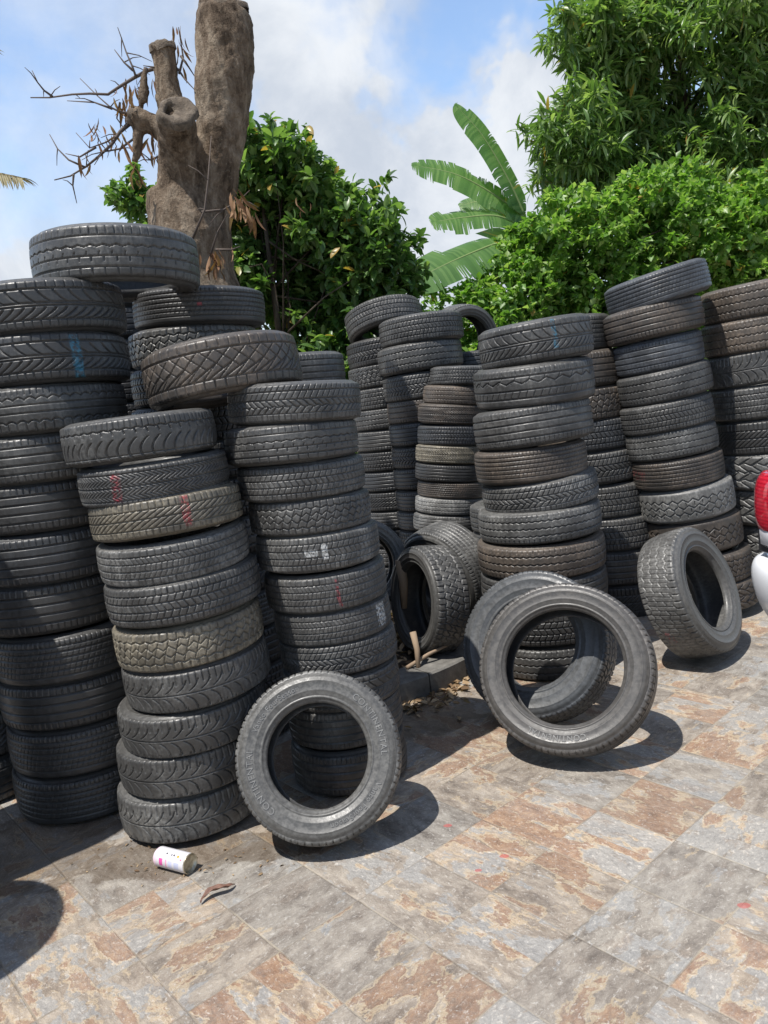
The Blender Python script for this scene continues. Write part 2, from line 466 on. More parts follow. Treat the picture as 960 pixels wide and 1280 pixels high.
# ------------------------------------------------------------------ ground
def ground_material():
    m, t, p = mat('slate_look_floor_tiles')
    tcn = t.new('ShaderNodeTexCoord')
    g0 = ground_at(614, 1115)
    P = t.vmath('SUBTRACT', tcn.outputs['Object'], (g0.x, g0.y, 0))
    r = t.new('ShaderNodeVectorRotate', rotation_type='Z_AXIS'); t.l.new(P, r.inputs['Vector']); r.inputs['Angle'].default_value = -math.radians(40.8)
    tl = t.vmath('SCALE', r.outputs[0], 1/.30)
    cell = t.vmath('FLOOR', tl); fr = t.vmath('FRACTION', tl)
    wnz = t.new('ShaderNodeTexWhiteNoise', noise_dimensions='2D'); t.l.new(cell, wnz.inputs['Vector'])
    rv, rc = wnz.outputs['Value'], wnz.outputs['Color']
    rs = t.sep(rc)
    fx, fy, _ = t.sep(fr)
    # bevelled irregular tile edge
    wob = t.math('MULTIPLY', t.math('SUBTRACT', t.noise(tl, 9., 3, .6), .5), .014)
    ex = t.math('MINIMUM', fx, t.math('SUBTRACT', 1., fx)); ey = t.math('MINIMUM', fy, t.math('SUBTRACT', 1., fy))
    ed = t.math('ADD', t.math('MINIMUM', ex, ey), wob)
    joint = t.ss(ed, .006, .015, 1., 0.)
    # each tile is cut from another part of the slate, turned by its own angle
    ro = t.new('ShaderNodeVectorRotate', rotation_type='Z_AXIS'); t.l.new(t.vmath('SUBTRACT', fr, (.5, .5, 0)), ro.inputs['Vector'])
    t.l.new(t.math('MULTIPLY', t.math('FLOOR', t.math('MULTIPLY', rs[2], 4.)), math.pi/2), ro.inputs['Angle'])
    half = t.math('MULTIPLY', t.math('GREATER_THAN', t.math('ADD', fx, t.math('MULTIPLY', t.math('SUBTRACT', fy, .5), .0)), t.math('ADD', .35, t.math('MULTIPLY', rv, .3))), t.math('GREATER_THAN', rs[1], .55))
    q = t.vmath('ADD', ro.outputs[0], t.vmath('SCALE', t.vmath('ADD', rc, t.vmath('SCALE', t.comb(half, half, half), .37)), 37.))
    qs = t.vmath('MULTIPLY', q, (1., 1.9, 1.))
    warp = t.vmath('SCALE', t.vmath('SUBTRACT', t.noise(q, 3.5, 4, .6, out='Color'), (.5, .5, .5)), .34)
    qw = t.vmath('ADD', qs, warp)
    nA = t.noise(qw, 1.25, 7, .60, .15); nB = t.noise(t.vmath('ADD', qw, (11., 3., 0)), 1.6, 7, .62, .2); nC = t.noise(t.vmath('ADD', qw, (5., 23., 0)), 2.6, 7, .68)
    fine = t.noise(q, 26., 5, .7); flk = t.noise(t.vmath('MULTIPLY', q, (1., 1.4, 1.)), 17., 6, .75, .6)
    base = t.ramp(nC, [(.28, (.085, .072, .062)), (.42, (.205, .178, .150)), (.55, (.320, .288, .246)), (.72, (.47, .425, .36))])
    hue = t.mix(rs[0], (.88, .93, .98), (1.10, .99, .88))
    base = t.mix(1.0, base, hue, 'MULTIPLY')
    blue = t.ss(t.math('ADD', nB, t.math('MULTIPLY', t.math('SUBTRACT', rs[1], .5), .22)), .535, .56)
    base = t.mix(t.math('MULTIPLY', blue, .75), base, t.ramp(flk, [(.35, (.205, .215, .22)), (.65, (.345, .352, .352))]))
    rb = t.math('ADD', nA, t.math('MULTIPLY', t.math('SUBTRACT', rv, .5), .24))
    rust = t.ss(rb, .566, .604)
    rustc = t.ramp(t.noise(qw, 5., 6, .7), [(.30, (.13, .074, .046)), (.50, (.255, .148, .090)), (.70, (.41, .275, .170))])
    base = t.mix(t.math('MULTIPLY', rust, t.ss(fine, .30, .62, .55, .92)), base, rustc)
    brn = t.noise(t.vmath('ADD', qw, (31., 17., 0)), 2.1, 8, .68, .4)
    base = t.mix(t.ss(brn, .52, .64, 0., .55), base, t.mix(t.ss(fine, .35, .65), (.125, .098, .078), (.30, .245, .195)))
    vein = t.math('MULTIPLY', t.ss(rb, .548, .572), t.ss(rb, .586, .600, 1., 0.))
    base = t.mix(t.math('MULTIPLY', vein, .6), base, (.50, .40, .265))
    fleck = t.math('MULTIPLY', t.ss(flk, .545, .62), t.ss(fine, .42, .55))
    base = t.mix(t.math('MULTIPLY', fleck, .62), base, (.58, .555, .51))
    scr = t.noise(t.vmath('MULTIPLY', q, (1., 2.6, 1.)), 34., 5, .8, 1.2)
    base = t.mix(t.ss(scr, .56, .66, 0., .55), base, (.54, .51, .46))
    base = t.mix(t.ss(scr, .44, .34, 0., .45), base, (.095, .082, .07))
    dk = t.ss(flk, .40, .33)
    base = t.mix(t.math('MULTIPLY', dk, .35), base, (.10, .085, .075))
    # traffic dust over everything
    big = t.noise(tcn.outputs['Object'], 1.6, 5, .6)
    base = t.mix(1., base, t.mix(rs[1], (.90, .90, .91), (1.16, 1.11, 1.06)), 'MULTIPLY')
    base = t.mix(t.ss(big, .35, .75, .02, .26), base, (.36, .325, .285))
    base = t.mix(t.math('MULTIPLY', joint, t.ss(t.noise(tl, 2.1, 3), .35, .65, .12, .68)), base, t.ramp(t.noise(tl, 1.3, 3, .6), [(.36, (.17, .14, .11)), (.58, (.42, .365, .28))]))
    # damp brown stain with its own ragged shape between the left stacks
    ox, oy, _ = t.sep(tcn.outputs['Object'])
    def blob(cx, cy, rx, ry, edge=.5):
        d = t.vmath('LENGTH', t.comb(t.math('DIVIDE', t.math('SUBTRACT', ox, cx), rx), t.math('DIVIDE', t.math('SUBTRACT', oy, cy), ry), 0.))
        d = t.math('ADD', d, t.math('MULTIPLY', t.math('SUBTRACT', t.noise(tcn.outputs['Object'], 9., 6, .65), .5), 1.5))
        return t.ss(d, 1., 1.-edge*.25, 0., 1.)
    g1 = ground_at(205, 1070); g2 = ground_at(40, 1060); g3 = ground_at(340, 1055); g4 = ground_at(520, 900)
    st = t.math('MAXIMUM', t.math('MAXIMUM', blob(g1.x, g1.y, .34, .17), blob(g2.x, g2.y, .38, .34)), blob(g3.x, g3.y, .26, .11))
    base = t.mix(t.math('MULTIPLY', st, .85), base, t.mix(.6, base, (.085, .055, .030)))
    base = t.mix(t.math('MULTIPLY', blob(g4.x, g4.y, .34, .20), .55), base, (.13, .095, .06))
    # red paint splashes
    for (px, py, s) in [(630, 1070, .011), (598, 1088, .008), (930, 1132, .014), (560, 1032, .012)]:
        g = ground_at(px, py)
        base = t.mix(t.math('MULTIPLY', blob(g.x, g.y, s*1.5, s), .7), base, (.42, .10, .09))
    t.l.new(base, p.inputs['Base Color'])
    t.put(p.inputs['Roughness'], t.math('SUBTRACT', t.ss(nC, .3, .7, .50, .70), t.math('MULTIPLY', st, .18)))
    p.inputs['Specular IOR Level'].default_value = .35
    h = t.math('ADD', t.math('ADD', t.math('MULTIPLY', nC, 1.0), t.math('MULTIPLY', flk, .45)), t.math('MULTIPLY', t.math('SUBTRACT', 1., joint), .16))
    h = t.math('ADD', h, t.math('MULTIPLY', rust, .12))
    bump(t, p, h, 1., .009)
    return m
gm = ground_material()
G = link('ground', mesh_np('ground', [(-150, -150, 0), (150, -150, 0), (150, 150, 0), (-150, 150, 0)], [(0, 1, 2, 3)], smooth=False), gm)
tag(G, 'slate look floor tiles in grey, beige and rust paving the yard', 'ground', kind='structure')

# ------------------------------------------------------------------ planter ring round the cut tree
PLX, PLY, PLR = -.54, 4.90, 1.20
def kerb_mat():
    m, t, p = mat('kerb_concrete')
    tcn = t.new('ShaderNodeTexCoord'); c = tcn.outputs['Object']
    n = t.noise(c, 14., 6, .65); n2 = t.noise(c, 90., 3, .6)
    col = t.ramp(n, [(.3, (.085, .080, .072)), (.55, (.16, .152, .138)), (.75, (.235, .222, .20))])
    t.l.new(col, p.inputs['Base Color']); p.inputs['Roughness'].default_value = .85
    bump(t, p, t.math('ADD', n, t.math('MULTIPLY', n2, .4)), .5, .006)
    return m
KM = kerb_mat()
planter = tag(empty('planter', (PLX, PLY, 0)), 'round raised planter with grey kerb stones around the cut tree', 'planter')
nk = 26
for i in range(nk):
    a0 = 2*math.pi*i/nk+.004; a1 = 2*math.pi*(i+1)/nk-.004
    b = MB(); vs = []; fs = []
    ns = 5
    prof = [(PLR-.20, 0.), (PLR-.20, .112), (PLR-.192, .118), (PLR-.012, .120), (PLR, .110), (PLR, 0.)]
    for j in range(ns):
        a = a0+(a1-a0)*j/(ns-1)
        for (rr, z) in prof: vs.append((rr*math.cos(a), rr*math.sin(a), z))
    npf = len(prof)
    for j in range(ns-1):
        for q in range(npf-1):
            fs.append((j*npf+q, j*npf+q+1, (j+1)*npf+q+1, (j+1)*npf+q))
    fs.append(tuple(range(npf))); fs.append(tuple((ns-1)*npf+q for q in range(npf-1, -1, -1)))
    b.add(vs, fs)
    if math.sin((a0+a1)/2) < .35: link('kerb_stone', b.mesh('kerb_stone', False), KM, planter)
soil, t_, p_ = mat('planter_soil')
c_ = t_.new('ShaderNodeTexCoord').outputs['Object']
n_ = t_.noise(c_, 22., 7, .7)
t_.l.new(t_.ramp(n_, [(.3, (.035, .026, .018)), (.55, (.10, .075, .05)), (.75, (.22, .175, .12))]), p_.inputs['Base Color']); p_.inputs['Roughness'].default_value = .95
bump(t_, p_, n_, 1., .03)
NG = 40; vs = []; fs = []
for i in range(NG+1):
    for j in range(72):
        a = 2*math.pi*j/72; r = (PLR-.19)*i/NG
        z = .075+.035*mnoise.noise((r*math.cos(a)*4, r*math.sin(a)*4, 1.))+.02*mnoise.noise((r*math.cos(a)*14, r*math.sin(a)*14, 1.))
        vs.append((r*math.cos(a), r*math.sin(a), z))
for i in range(NG):
    for j in range(72):
        j2 = (j+1) % 72
        fs.append((i*72+j, (i+1)*72+j, (i+1)*72+j2, i*72+j2))
link('soil', mesh_np('soil', vs, fs), soil, planter)

# ------------------------------------------------------------------ leaves
def leaf_template(kind):
    """returns verts (n,3) with x along the leaf 0..1, y width, z up; faces"""
    if kind == 'lance':
        xs = [0., .22, .5, .78, 1.]; ws = [.012, .085, .115, .075, .0]; dz = [0, .01, -.02, -.10, -.22]
    elif kind == 'oval':
        xs = [0., .25, .55, .82, 1.]; ws = [.02, .20, .25, .17, .02]; dz = [0, .02, .02, -.02, -.08]
    else:
        xs = [0., .5, 1.]; ws = [.05, .31, .04]; dz = [0, .03, -.05]
    v = []
    for x, w, z in zip(xs, ws, dz): v += [(x, -w, z+.35*w), (x, 0, z), (x, w, z+.35*w)]
    f = []
    for i in range(len(xs)-1):
        a = i*3
        f += [(a, a+3, a+4, a+1), (a+1, a+4, a+5, a+2)]
    return np.array(v), np.array(f)
def rot_from(xdir, roll):
    """frames (n,3,3) whose x axis is xdir, rolled about it; z as upward as possible"""
    x = xdir/np.linalg.norm(xdir, axis=1, keepdims=True)
    up = np.tile([0., 0., 1.], (len(x), 1)); up[np.abs(x[:, 2]) > .97] = [1, 0, 0]
    y = np.cross(up, x); y /= np.linalg.norm(y, axis=1, keepdims=True)
    z = np.cross(x, y)
    c, s = np.cos(roll)[:, None], np.sin(roll)[:, None]
    y2 = y*c+z*s; z2 = -y*s+z*c
    return np.stack([x, y2, z2], axis=2)
def leaves_mesh(name, kind, pos, xdir, size, roll, width=1.):
    tv, tf = leaf_template(kind)
    tv = tv*np.array([1, width, 1])
    F = rot_from(xdir, roll)
    V = np.einsum('nij,kj->nki', F, tv)*size[:, None, None]+pos[:, None, :]
    n, k = len(pos), len(tv)
    faces = (tf[None]+(np.arange(n)*k)[:, None, None]).reshape(-1, 4)
    return mesh_np(name, V.reshape(-1, 3), faces, smooth=True)
def leaf_mat(name, c0, c1, c2, rough=.42, trans=.35, spec=.5):
    m = bpy.data.materials.new(name); m.use_nodes = True
    t = NT(m.node_tree); t.n.clear()
    out = t.new('ShaderNodeOutputMaterial'); p = t.new('ShaderNodeBsdfPrincipled'); tr = t.new('ShaderNodeBsdfTranslucent'); mx = t.new('ShaderNodeMixShader')
    g = t.new('ShaderNodeNewGeometry')
    tcn = t.new('ShaderNodeTexCoord')
    big = t.noise(tcn.outputs['Object'], 1.7, 3, .5)
    f = t.math('ADD', t.math('MULTIPLY', g.outputs['Random Per Island'], .62), t.math('MULTIPLY', big, .42))
    col = t.ramp(f, [(.18, c0), (.52, c1), (.88, c2)])
    if name.endswith('_leaf'): col = t.mix(t.ss(g.outputs['Random Per Island'], .988, .992), col, (.40, .27, .07))
    t.l.new(col, p.inputs['Base Color']); p.inputs['Roughness'].default_value = rough; p.inputs['Specular IOR Level'].default_value = spec
    t.l.new(t.mix(1., col, (1.5, 1.7, .7), 'MULTIPLY'), tr.inputs['Color'])
    mx.inputs[0].default_value = trans
    t.l.new(p.outputs[0], mx.inputs[1]); t.l.new(tr.outputs[0], mx.inputs[2]); t.l.new(mx.outputs[0], out.inputs['Surface'])
    return m
def crown_points(lobes, n, shell=.55, hole=.0, nscale=1.6, seed=1):
    """points in the outer shell of ellipsoid lobes [(c, r3)], uneven: drop where a 3-D noise is low"""
    r = np.random.default_rng(seed); P = []; D = []
    vol = np.array([np.prod(l[1])**(2/3) for l in lobes]); cnt = (vol/vol.sum()*n).astype(int)
    for (c, rad), k in zip(lobes, cnt):
        c = np.array(c); rad = np.array(rad)
        d = r.normal(size=(k*2, 3)); d /= np.linalg.norm(d, axis=1, keepdims=True)
        rr = 1-(1-shell)*r.random(len(d))**1.6
        # lumpy radius
        lump = np.array([mnoise.noise(Vector(c+x*rad)*nscale) for x in d])
        p = c+d*rad*(rr*(1+.30*lump))[:, None]
        keep = (lump+.5*np.array([mnoise.noise(Vector(x)*nscale*2.3) for x in p])) > hole-.55
        p, d = p[keep][:k], d[keep][:k]
        P.append(p); D.append(d)
    P = np.concatenate(P); D = np.concatenate(D)
    ok = np.ones(len(P), bool)
    for (c, rad) in lobes:      # thin out what lies deep inside another lobe
        q = np.linalg.norm((P-np.array(c))/np.array(rad), axis=1)
        ok &= (q > .55) | (r.random(len(P)) < .25)
    return P[ok], D[ok]
def whorls(P, D, per, kind, size, spread, droop, seed, width=1., name='crown'):
    r = np.random.default_rng(seed)
    n = len(P)
    pos = np.repeat(P, per, 0); d0 = np.repeat(D, per, 0)
    x = r.normal(size=(n*per, 3)); x /= np.linalg.norm(x, axis=1, keepdims=True)
    x = d0*(1-spread)+x*spread+np.array([0, 0, -droop])
    pos = pos+r.normal(size=pos.shape)*size*.12
    sz = size*(.65+.6*r.random(n*per))
    return leaves_mesh(name, kind, pos, x, sz, r.normal(size=n*per)*.5, width)

def bark_mat(name, c0, c1, c2, scale=9.):
    m, t, p = mat(name)
    c = t.new('ShaderNodeTexCoord').outputs['Object']
    n = t.noise(t.vmath('MULTIPLY', c, (1.6, 1.6, .55)), scale, 8, .68, .4); n2 = t.noise(c, 55., 4, .7); n3 = t.noise(c, 2.5, 3, .5)
    vr = t.new('ShaderNodeTexVoronoi', feature='DISTANCE_TO_EDGE'); t.l.new(t.vmath('MULTIPLY', c, (1.3, 1.3, .5)), vr.inputs['Vector']); vr.inputs['Scale'].default_value = 26.
    crack = t.ss(vr.outputs['Distance'], .0, .09)
    col = t.ramp(t.math('ADD', t.math('MULTIPLY', n, .65), t.math('MULTIPLY', n3, .35)), [(.39, c0), (.49, c1), (.61, c2)])
    col = t.mix(t.ss(n2, .54, .72, 0., .5), col, c2)
    col = t.mix(t.ss(n2, .44, .30, 0., .6), col, c0)
    t.l.new(col, p.inputs['Base Color']); p.inputs['Roughness'].default_value = .92; p.inputs['Specular IOR Level'].default_value = .2
    bump(t, p, t.math('ADD', t.math('ADD', n, t.math('MULTIPLY', n2, .5)), t.math('MULTIPLY', crack, .05)), 1., .022)
    return m
BARK = bark_mat('cut_tree_bark', (.056, .039, .026), (.160, .118, .082), (.31, .25, .185))
BARK2 = bark_mat('dark_bark', (.03, .022, .016), (.07, .055, .04), (.12, .10, .08))

# ------------------------------------------------------------------ the cut tree
TY = 4.95
def tree_cut():
    root = empty('tree', (at(300, 700, TY).x, TY, 0))
    tag(root, 'pollarded tree with thick brown trunk and sawn stubs above the left stacks', 'tree')
    rx, ry = root.location.x, root.location.y
    inv = Vector((-rx, -ry, 0))
    A = lambda x, y, Y=TY: at(x, y, Y)+inv
    b = MB()
    def limb(pts, rad, seg=20, sub=5):
        # smooth resample
        P = [Vector(p) for p in pts]; out = []; rr = []
        for i in range(len(P)-1):
            p0 = P[max(i-1, 0)]; p1 = P[i]; p2 = P[i+1]; p3 = P[min(i+2, len(P)-1)]
            for s in range(sub):
                u = s/sub
                out.append(.5*((2*p1)+(p2-p0)*u+(2*p0-5*p1+4*p2-p3)*u*u+(3*p1-p0-3*p2+p3)*u**3)); rr.append(rad[i]*(1-u)+rad[i+1]*u)
        out.append(P[-1]); rr.append(rad[-1])
        b.tube(out, rr, seg)
    g = A(318, 760); g.z = 0
    limb([Vector((g.x, g.y, -.05)), A(300, 600), A(268, 430), A(246, 345), A(238, 300), A(226, 262), A(214, 232)], [.36, .30, .25, .235, .25, .215, .165])
    limb([A(244, 310), A(260, 265), A(266, 235), A(273, 195), A(277, 150), A(280, 105), A(281, 55), A(279, 18)], [.20, .150, .138, .142, .156, .174, .178, .155])
    limb([A(279, 22), A(274, 8), A(284, -6), A(288, -10)], [.145, .12, .075, .05])
    limb([A(224, 262), A(226, 220, TY-.06), A(224, 180, TY-.16), A(220, 145, TY-.30)], [.16, .135, .115, .108])
    limb([A(236, 205), A(222, 155), A(210, 112), A(206, 75), A(204, 60)], [.11, .092, .072, .066, .080])
    limb([A(226, 178), A(205, 165), A(186, 154), A(168, 146)], [.085, .070, .060, .066], 14)
    limb([A(178, 152), A(173, 172), A(171, 188), A(168, 203)], [.046, .036, .030, .018], 10)
    limb([A(181, 86), A(180, 108), A(178, 130)], [.012, .026, .020], 8)
    limb([A(252, 150), A(252, 190), A(246, 225)], [.02, .05, .09], 12)
    for q in range(5):  # root flare
        an = q*1.3
        limb([Vector((g.x+.22*math.cos(an), g.y+.22*math.sin(an), .45)), Vector((g.x+.34*math.cos(an), g.y+.34*math.sin(an), .15)), Vector((g.x+.5*math.cos(an), g.y+.5*math.sin(an), .02))], [.14, .12, .05], 10)
    me = b.mesh('trunk')
    o = link('trunk', me, BARK, root)
    md = o.modifiers.new('r', 'REMESH'); md.mode = 'VOXEL'; md.voxel_size = .013; md.use_smooth_shade = True
    ms = o.modifiers.new('s', 'SMOOTH'); ms.iterations = 3; ms.factor = .5
    for (nm, sc, st, ty) in [('a', .17, .036, 'CLOUDS'), ('b', .05, .013, 'CLOUDS'), ('c', .020, .008, 'CLOUDS')]:
        tx = bpy.data.textures.new('bark_'+nm, ty); tx.noise_scale = sc
        if ty == 'CLOUDS': tx.noise_depth = 4
        mdp = o.modifiers.new('d'+nm, 'DISPLACE'); mdp.texture = tx; mdp.strength = st; mdp.mid_level = .5; mdp.texture_coords = 'LOCAL'
    # sawn end facing the lens, with its hollow
    cutm, t, p = mat('sawn_wood')
    c = t.new('ShaderNodeTexCoord').outputs['Object']
    t.l.new(t.ramp(t.noise(c, 30., 5, .7), [(.3, (.06, .045, .033)), (.6, (.17, .135, .10)), (.8, (.26, .22, .17))]), p.inputs['Base Color']); p.inputs['Roughness'].default_value = .95
    bump(t, p, t.noise(c, 80., 4, .7), 1., .01)
    def disc(c, n, r, hollow=0., nm='sawn_end'):
        n = n.normalized(); a = n.cross(Vector((0, 0, 1))).normalized(); e = n.cross(a)
        vs = []; fs = []; K = 28
        rings = [(1.04, -.025), (1.0, .012), (.8, .022), (.55, .008)] + ([(.30, .0), (.26, -.10), (.12, -.12)] if hollow else [(.3, .016), (.1, .004)])
        for (q, h) in rings:
            for k in range(K):
                th = 2*math.pi*k/K; w = 1+.24*mnoise.noise((math.cos(th)*1.5, math.sin(th)*1.5, r*20))
                off = (a*.42-e*.10)*r if (hollow and q < .5) else Vector((0, 0, 0))
                vs.append(c+off+(a*math.cos(th)+e*math.sin(th))*r*q*w+n*h*(1+.5*mnoise.noise((q*9, th*2, 3.))))
        for i in range(len(rings)-1):
            for k in range(K):
                k2 = (k+1) % K; fs.append((i*K+k, i*K+k2, (i+1)*K+k2, (i+1)*K+k))
        fs.append(tuple((len(rings)-1)*K+k for k in range(K)))
        bb = MB(); bb.add(vs, fs); link(nm, bb.mesh(nm), cutm, root)
    disc(A(221, 140, TY-.31), A(219, 128, TY-.40)-A(225, 175, TY-.2), .108, .5)
    disc(A(204, 58), Vector((-.05, -.2, 1)), .078)
    disc(A(166, 145), A(160, 143)-A(186, 152), .058)
    disc(A(279, 10), Vector((.05, -.25, 1)), .150, nm='broken_top')
    # dead twigs
    tw = simple('dead_twig_bark', (.11, .085, .07), .9)
    twigs = [[(207, 82), (185, 88), (168, 97), (150, 108), (135, 118), (112, 117), (90, 118), (62, 122), (38, 122)], [(66, 121), (55, 113), (47, 103), (40, 88)],
             [(170, 96), (165, 82), (158, 66), (152, 48), (147, 34)], [(166, 88), (155, 78), (143, 62)], [(165, 150), (150, 165), (140, 180), (124, 195), (108, 208), (88, 220), (68, 225)],
             [(106, 209), (86, 200), (72, 186), (62, 168)], [(92, 218), (91, 232), (96, 254)], [(168, 143), (150, 140), (138, 134), (122, 120), (100, 98)], [(140, 136), (118, 128), (84, 126)],
             [(166, 153), (148, 168), (132, 178), (112, 185), (95, 166)], [(120, 184), (100, 196), (82, 192)], [(224, 92), (229, 72), (226, 52), (223, 34)], [(222, 86), (232, 100), (243, 112)], [(226, 70), (236, 84), (245, 98)],
             [(182, 84), (181, 110), (178, 135), (168, 140)], [(205, 90), (192, 84), (179, 82)], [(200, 195), (188, 200), (176, 190)], [(172, 170), (150, 186), (128, 190), (118, 206)],
             [(240, 300), (256, 262), (260, 225), (264, 170)], [(252, 265), (280, 262), (300, 250), (312, 238)], [(262, 322), (272, 290), (284, 268)], [(270, 312), (290, 312), (300, 308)], [(150, 128), (146, 148), (158, 165)]]
    for i, T in enumerate(twigs):
        front = T[0][0] > 238
        bb = MB()
        n = len(T)
        base = 0.012 if i in (0, 4, 14) else .0075
        pts = [A(x, y, (TY-.34 if front else TY)+.10*math.sin(j*1.1+i*2.3)*(j/max(n-1, 1))) for j, (x, y) in enumerate(T)]
        bb.tube(pts, [base*(1-.72*j/(n-1)) for j in range(n)], 6)
        # side shoots
        for j in range(1, n-1):
            if random.random() < .7:
                d = Vector((random.uniform(-1, 1), random.uniform(-.6, .6), random.uniform(-.7, .9))).normalized()
                L = random.uniform(.05, .15)
                bb.tube([pts[j], pts[j]+d*L*.5+Vector((0, 0, .01)), pts[j]+d*L], [.004, .003, .0016], 5)
        link('twig', bb.mesh('twig'), tw, root)
    # dry leaves still hanging on the twigs
    dl = leaf_mat('dry_leaf', (.10, .050, .030), (.22, .115, .065), (.36, .23, .14), .8, .25, .2)
    r = np.random.default_rng(3); pos = []; xd = []
    for (x, y, n, Y) in [(150, 128, 10, TY), (124, 160, 10, TY), (132, 172, 8, TY), (165, 112, 10, TY), (162, 128, 9, TY), (224, 48, 7, TY), (225, 66, 5, TY), (184, 170, 8, TY), (148, 172, 8, TY), (105, 205, 5, TY), (186, 190, 7, TY),
                         (196, 100, 6, TY), (292, 248, 12, TY-.4), (300, 258, 12, TY-.4), (320, 268, 5, TY-.3), (270, 325, 14, TY-.4), (262, 318, 8, TY-.4), (172, 215, 7, TY-.2), (378, 258, 4, TY+.6)]:
        for q in range(n):
            c = A(x, y, Y); pos.append([c.x+r.normal()*.035, c.y+r.normal()*.04, c.z+r.normal()*.03]); xd.append([r.normal()*.35, r.normal()*.35, -1])
    pos = np.array(pos); n = len(pos)
    link('dry_leaves', leaves_mesh('dry_leaves', 'lance', pos, np.array(xd), .06+.07*r.random(n), r.random(n)*6, .75), dl, root)
    return root
tree_cut()

# ------------------------------------------------------------------ background greenery
MANGO = leaf_mat('mango_leaf', (.068, .128, .036), (.135, .230, .070), (.30, .385, .16), .36, .40, .5)
HEDGE = leaf_mat('hedge_leaf', (.085, .175, .032), (.165, .310, .058), (.36, .45, .18), .40, .42, .5)
DARKL = leaf_mat('dark_tree_leaf', (.040, .092, .026), (.100, .190, .052), (.23, .33, .115), .36, .40, .5)
def branches(root, base, lobes, r0, m, seed, n=26):
    r = random.Random(seed); b = MB()
    top = Vector(lobes[0][0])
    b.tube([base, base*.7+top*.3+Vector((.05, 0, 0)), base*.35+top*.65, top], [r0, r0*.8, r0*.6, r0*.3], 12)
    for i in range(n):
        c, rad = lobes[i % len(lobes)]
        d = Vector((r.gauss(0, 1), r.gauss(0, 1), abs(r.gauss(0, .8)))).normalized()
        e = Vector(c)+Vector((d.x*rad[0], d.y*rad[1], d.z*rad[2]))*.85
        s = base.lerp(top, r.uniform(.4, .95))
        mid = s.lerp(e, .5)+Vector((r.gauss(0, .1), r.gauss(0, .1), r.uniform(0, .2)))
        b.tube([s, mid, e], [r0*.22, r0*.12, r0*.04], 7)
    link('trunk', b.mesh('trunk'), m, root)
def tree(name, label, cat, lobes_px, n, per, kind, size, spread, droop, leafm, seed, r0, shell=.5, hole=0., width=1., sprig=0.):
    """lobes_px: (px, py, Y, rx, ry, rz) with radii in metres"""
    L = [(at(px, py, Y), (rx, ry, rz)) for (px, py, Y, rx, ry, rz) in lobes_px]
    c0 = L[0][0]
    root = empty(name, (c0.x, c0.y, 0)); tag(root, label, cat)
    off = Vector((c0.x, c0.y, 0))
    Lr = [(tuple(c-off), r) for c, r in L]
    P, D = crown_points(Lr, n, shell, hole, seed=seed)
    if sprig:      # shoots that stand out of the crown
        r = np.random.default_rng(seed+1); k = int(len(P)*sprig); ix = r.choice(len(P), k, False)
        sd = D[ix]*.8+r.normal(size=(k, 3))*.35+np.array([0, 0, .35]); sd /= np.linalg.norm(sd, axis=1, keepdims=True)
        L_ = size*(.4+1.3*r.random(k))
        P = np.concatenate([P, P[ix]+sd*L_[:, None], P[ix]+sd*L_[:, None]*.5]); D = np.concatenate([D, sd, sd])
    link('crown', whorls(P, D, per, kind, size, spread, droop, seed, width), leafm, root)
    branches(root, Vector((0, 0, 0)), Lr, r0, BARK2, seed)
    return root
def scatter_lobes(seed, n, xr, top, depth, Yr, rr, flat=.8):
    """many small lobes below the crown line top(px) -> py, so that the outline and the face are broken up"""
    r = random.Random(seed); L = []
    for i in range(n):
        px = r.uniform(*xr); q = r.uniform(*rr); py = top(px)+r.uniform(0, 1)**1.3*depth+q*95*.55; Y = r.uniform(*Yr)
        L.append((px, py, Y, q*r.uniform(.85, 1.3), q, q*flat*r.uniform(.8, 1.2)))
    return L
def line(pts):
    xs = [p[0] for p in pts]; ys = [p[1] for p in pts]
    return lambda x: float(np.interp(x, xs, ys))
mango_lobes = [(850, 90, 10.0, 1.3, .9, 1.5), (800, 190, 9.8, .9, .7, .6), (960, 150, 10., .9, .8, 1.0), (880, -90, 10.2, 1.4, .9, 1.0)]
mr = random.Random(5)
for i in range(86):
    py = mr.uniform(-90, 270); left = float(np.interp(py, [-90, 0, 20, 95, 135, 190, 250, 270], [815, 738, 718, 698, 706, 692, 672, 680]))
    px = left+mr.random()**1.5*(1030-left)
    q = mr.uniform(.18, .46)
    if i > 70: py = mr.uniform(190, 290); px = mr.uniform(690, 1010); q = mr.uniform(.15, .3)
    mango_lobes.append((px+q*45, py, mr.uniform(8.7, 9.8), q*1.1, q, q*.85))
tree('mango_tree', 'tall mango tree with long drooping narrow leaves rising above the hedge', 'tree', mango_lobes, 6600, 11, 'lance', .170, .90, .12, MANGO, 11, .20, .35, .02, .92, sprig=.10)
hl = scatter_lobes(8, 84, (565, 1030), line([(560, 380), (600, 348), (640, 302), (660, 286), (700, 258), (750, 230), (800, 202), (850, 190), (900, 192), (960, 205), (1030, 215)]), 150, (7.2, 8.1), (.18, .40))
hl += [(760, 345, 7.9, 1.0, .5, .50), (640, 365, 7.9, .6, .5, .30), (880, 310, 8.1, .95, .5, .55), (960, 300, 8.1, .8, .5, .55), (700, 480, 7.9, 1.5, .5, .8), (900, 460, 7.9, 1.5, .5, .8)]
tree('hedge', 'bright green small leaved hedge behind the right tyre stacks', 'hedge', hl, 11500, 9, 'round', .070, .88, .0, HEDGE, 21, .07, .45, .03, 1.1, sprig=.05)
dl_ = scatter_lobes(4, 60, (280, 482), line([(285, 205), (310, 175), (345, 190), (385, 212), (430, 252), (470, 290), (505, 325)]), 190, (6.6, 7.3), (.16, .32))
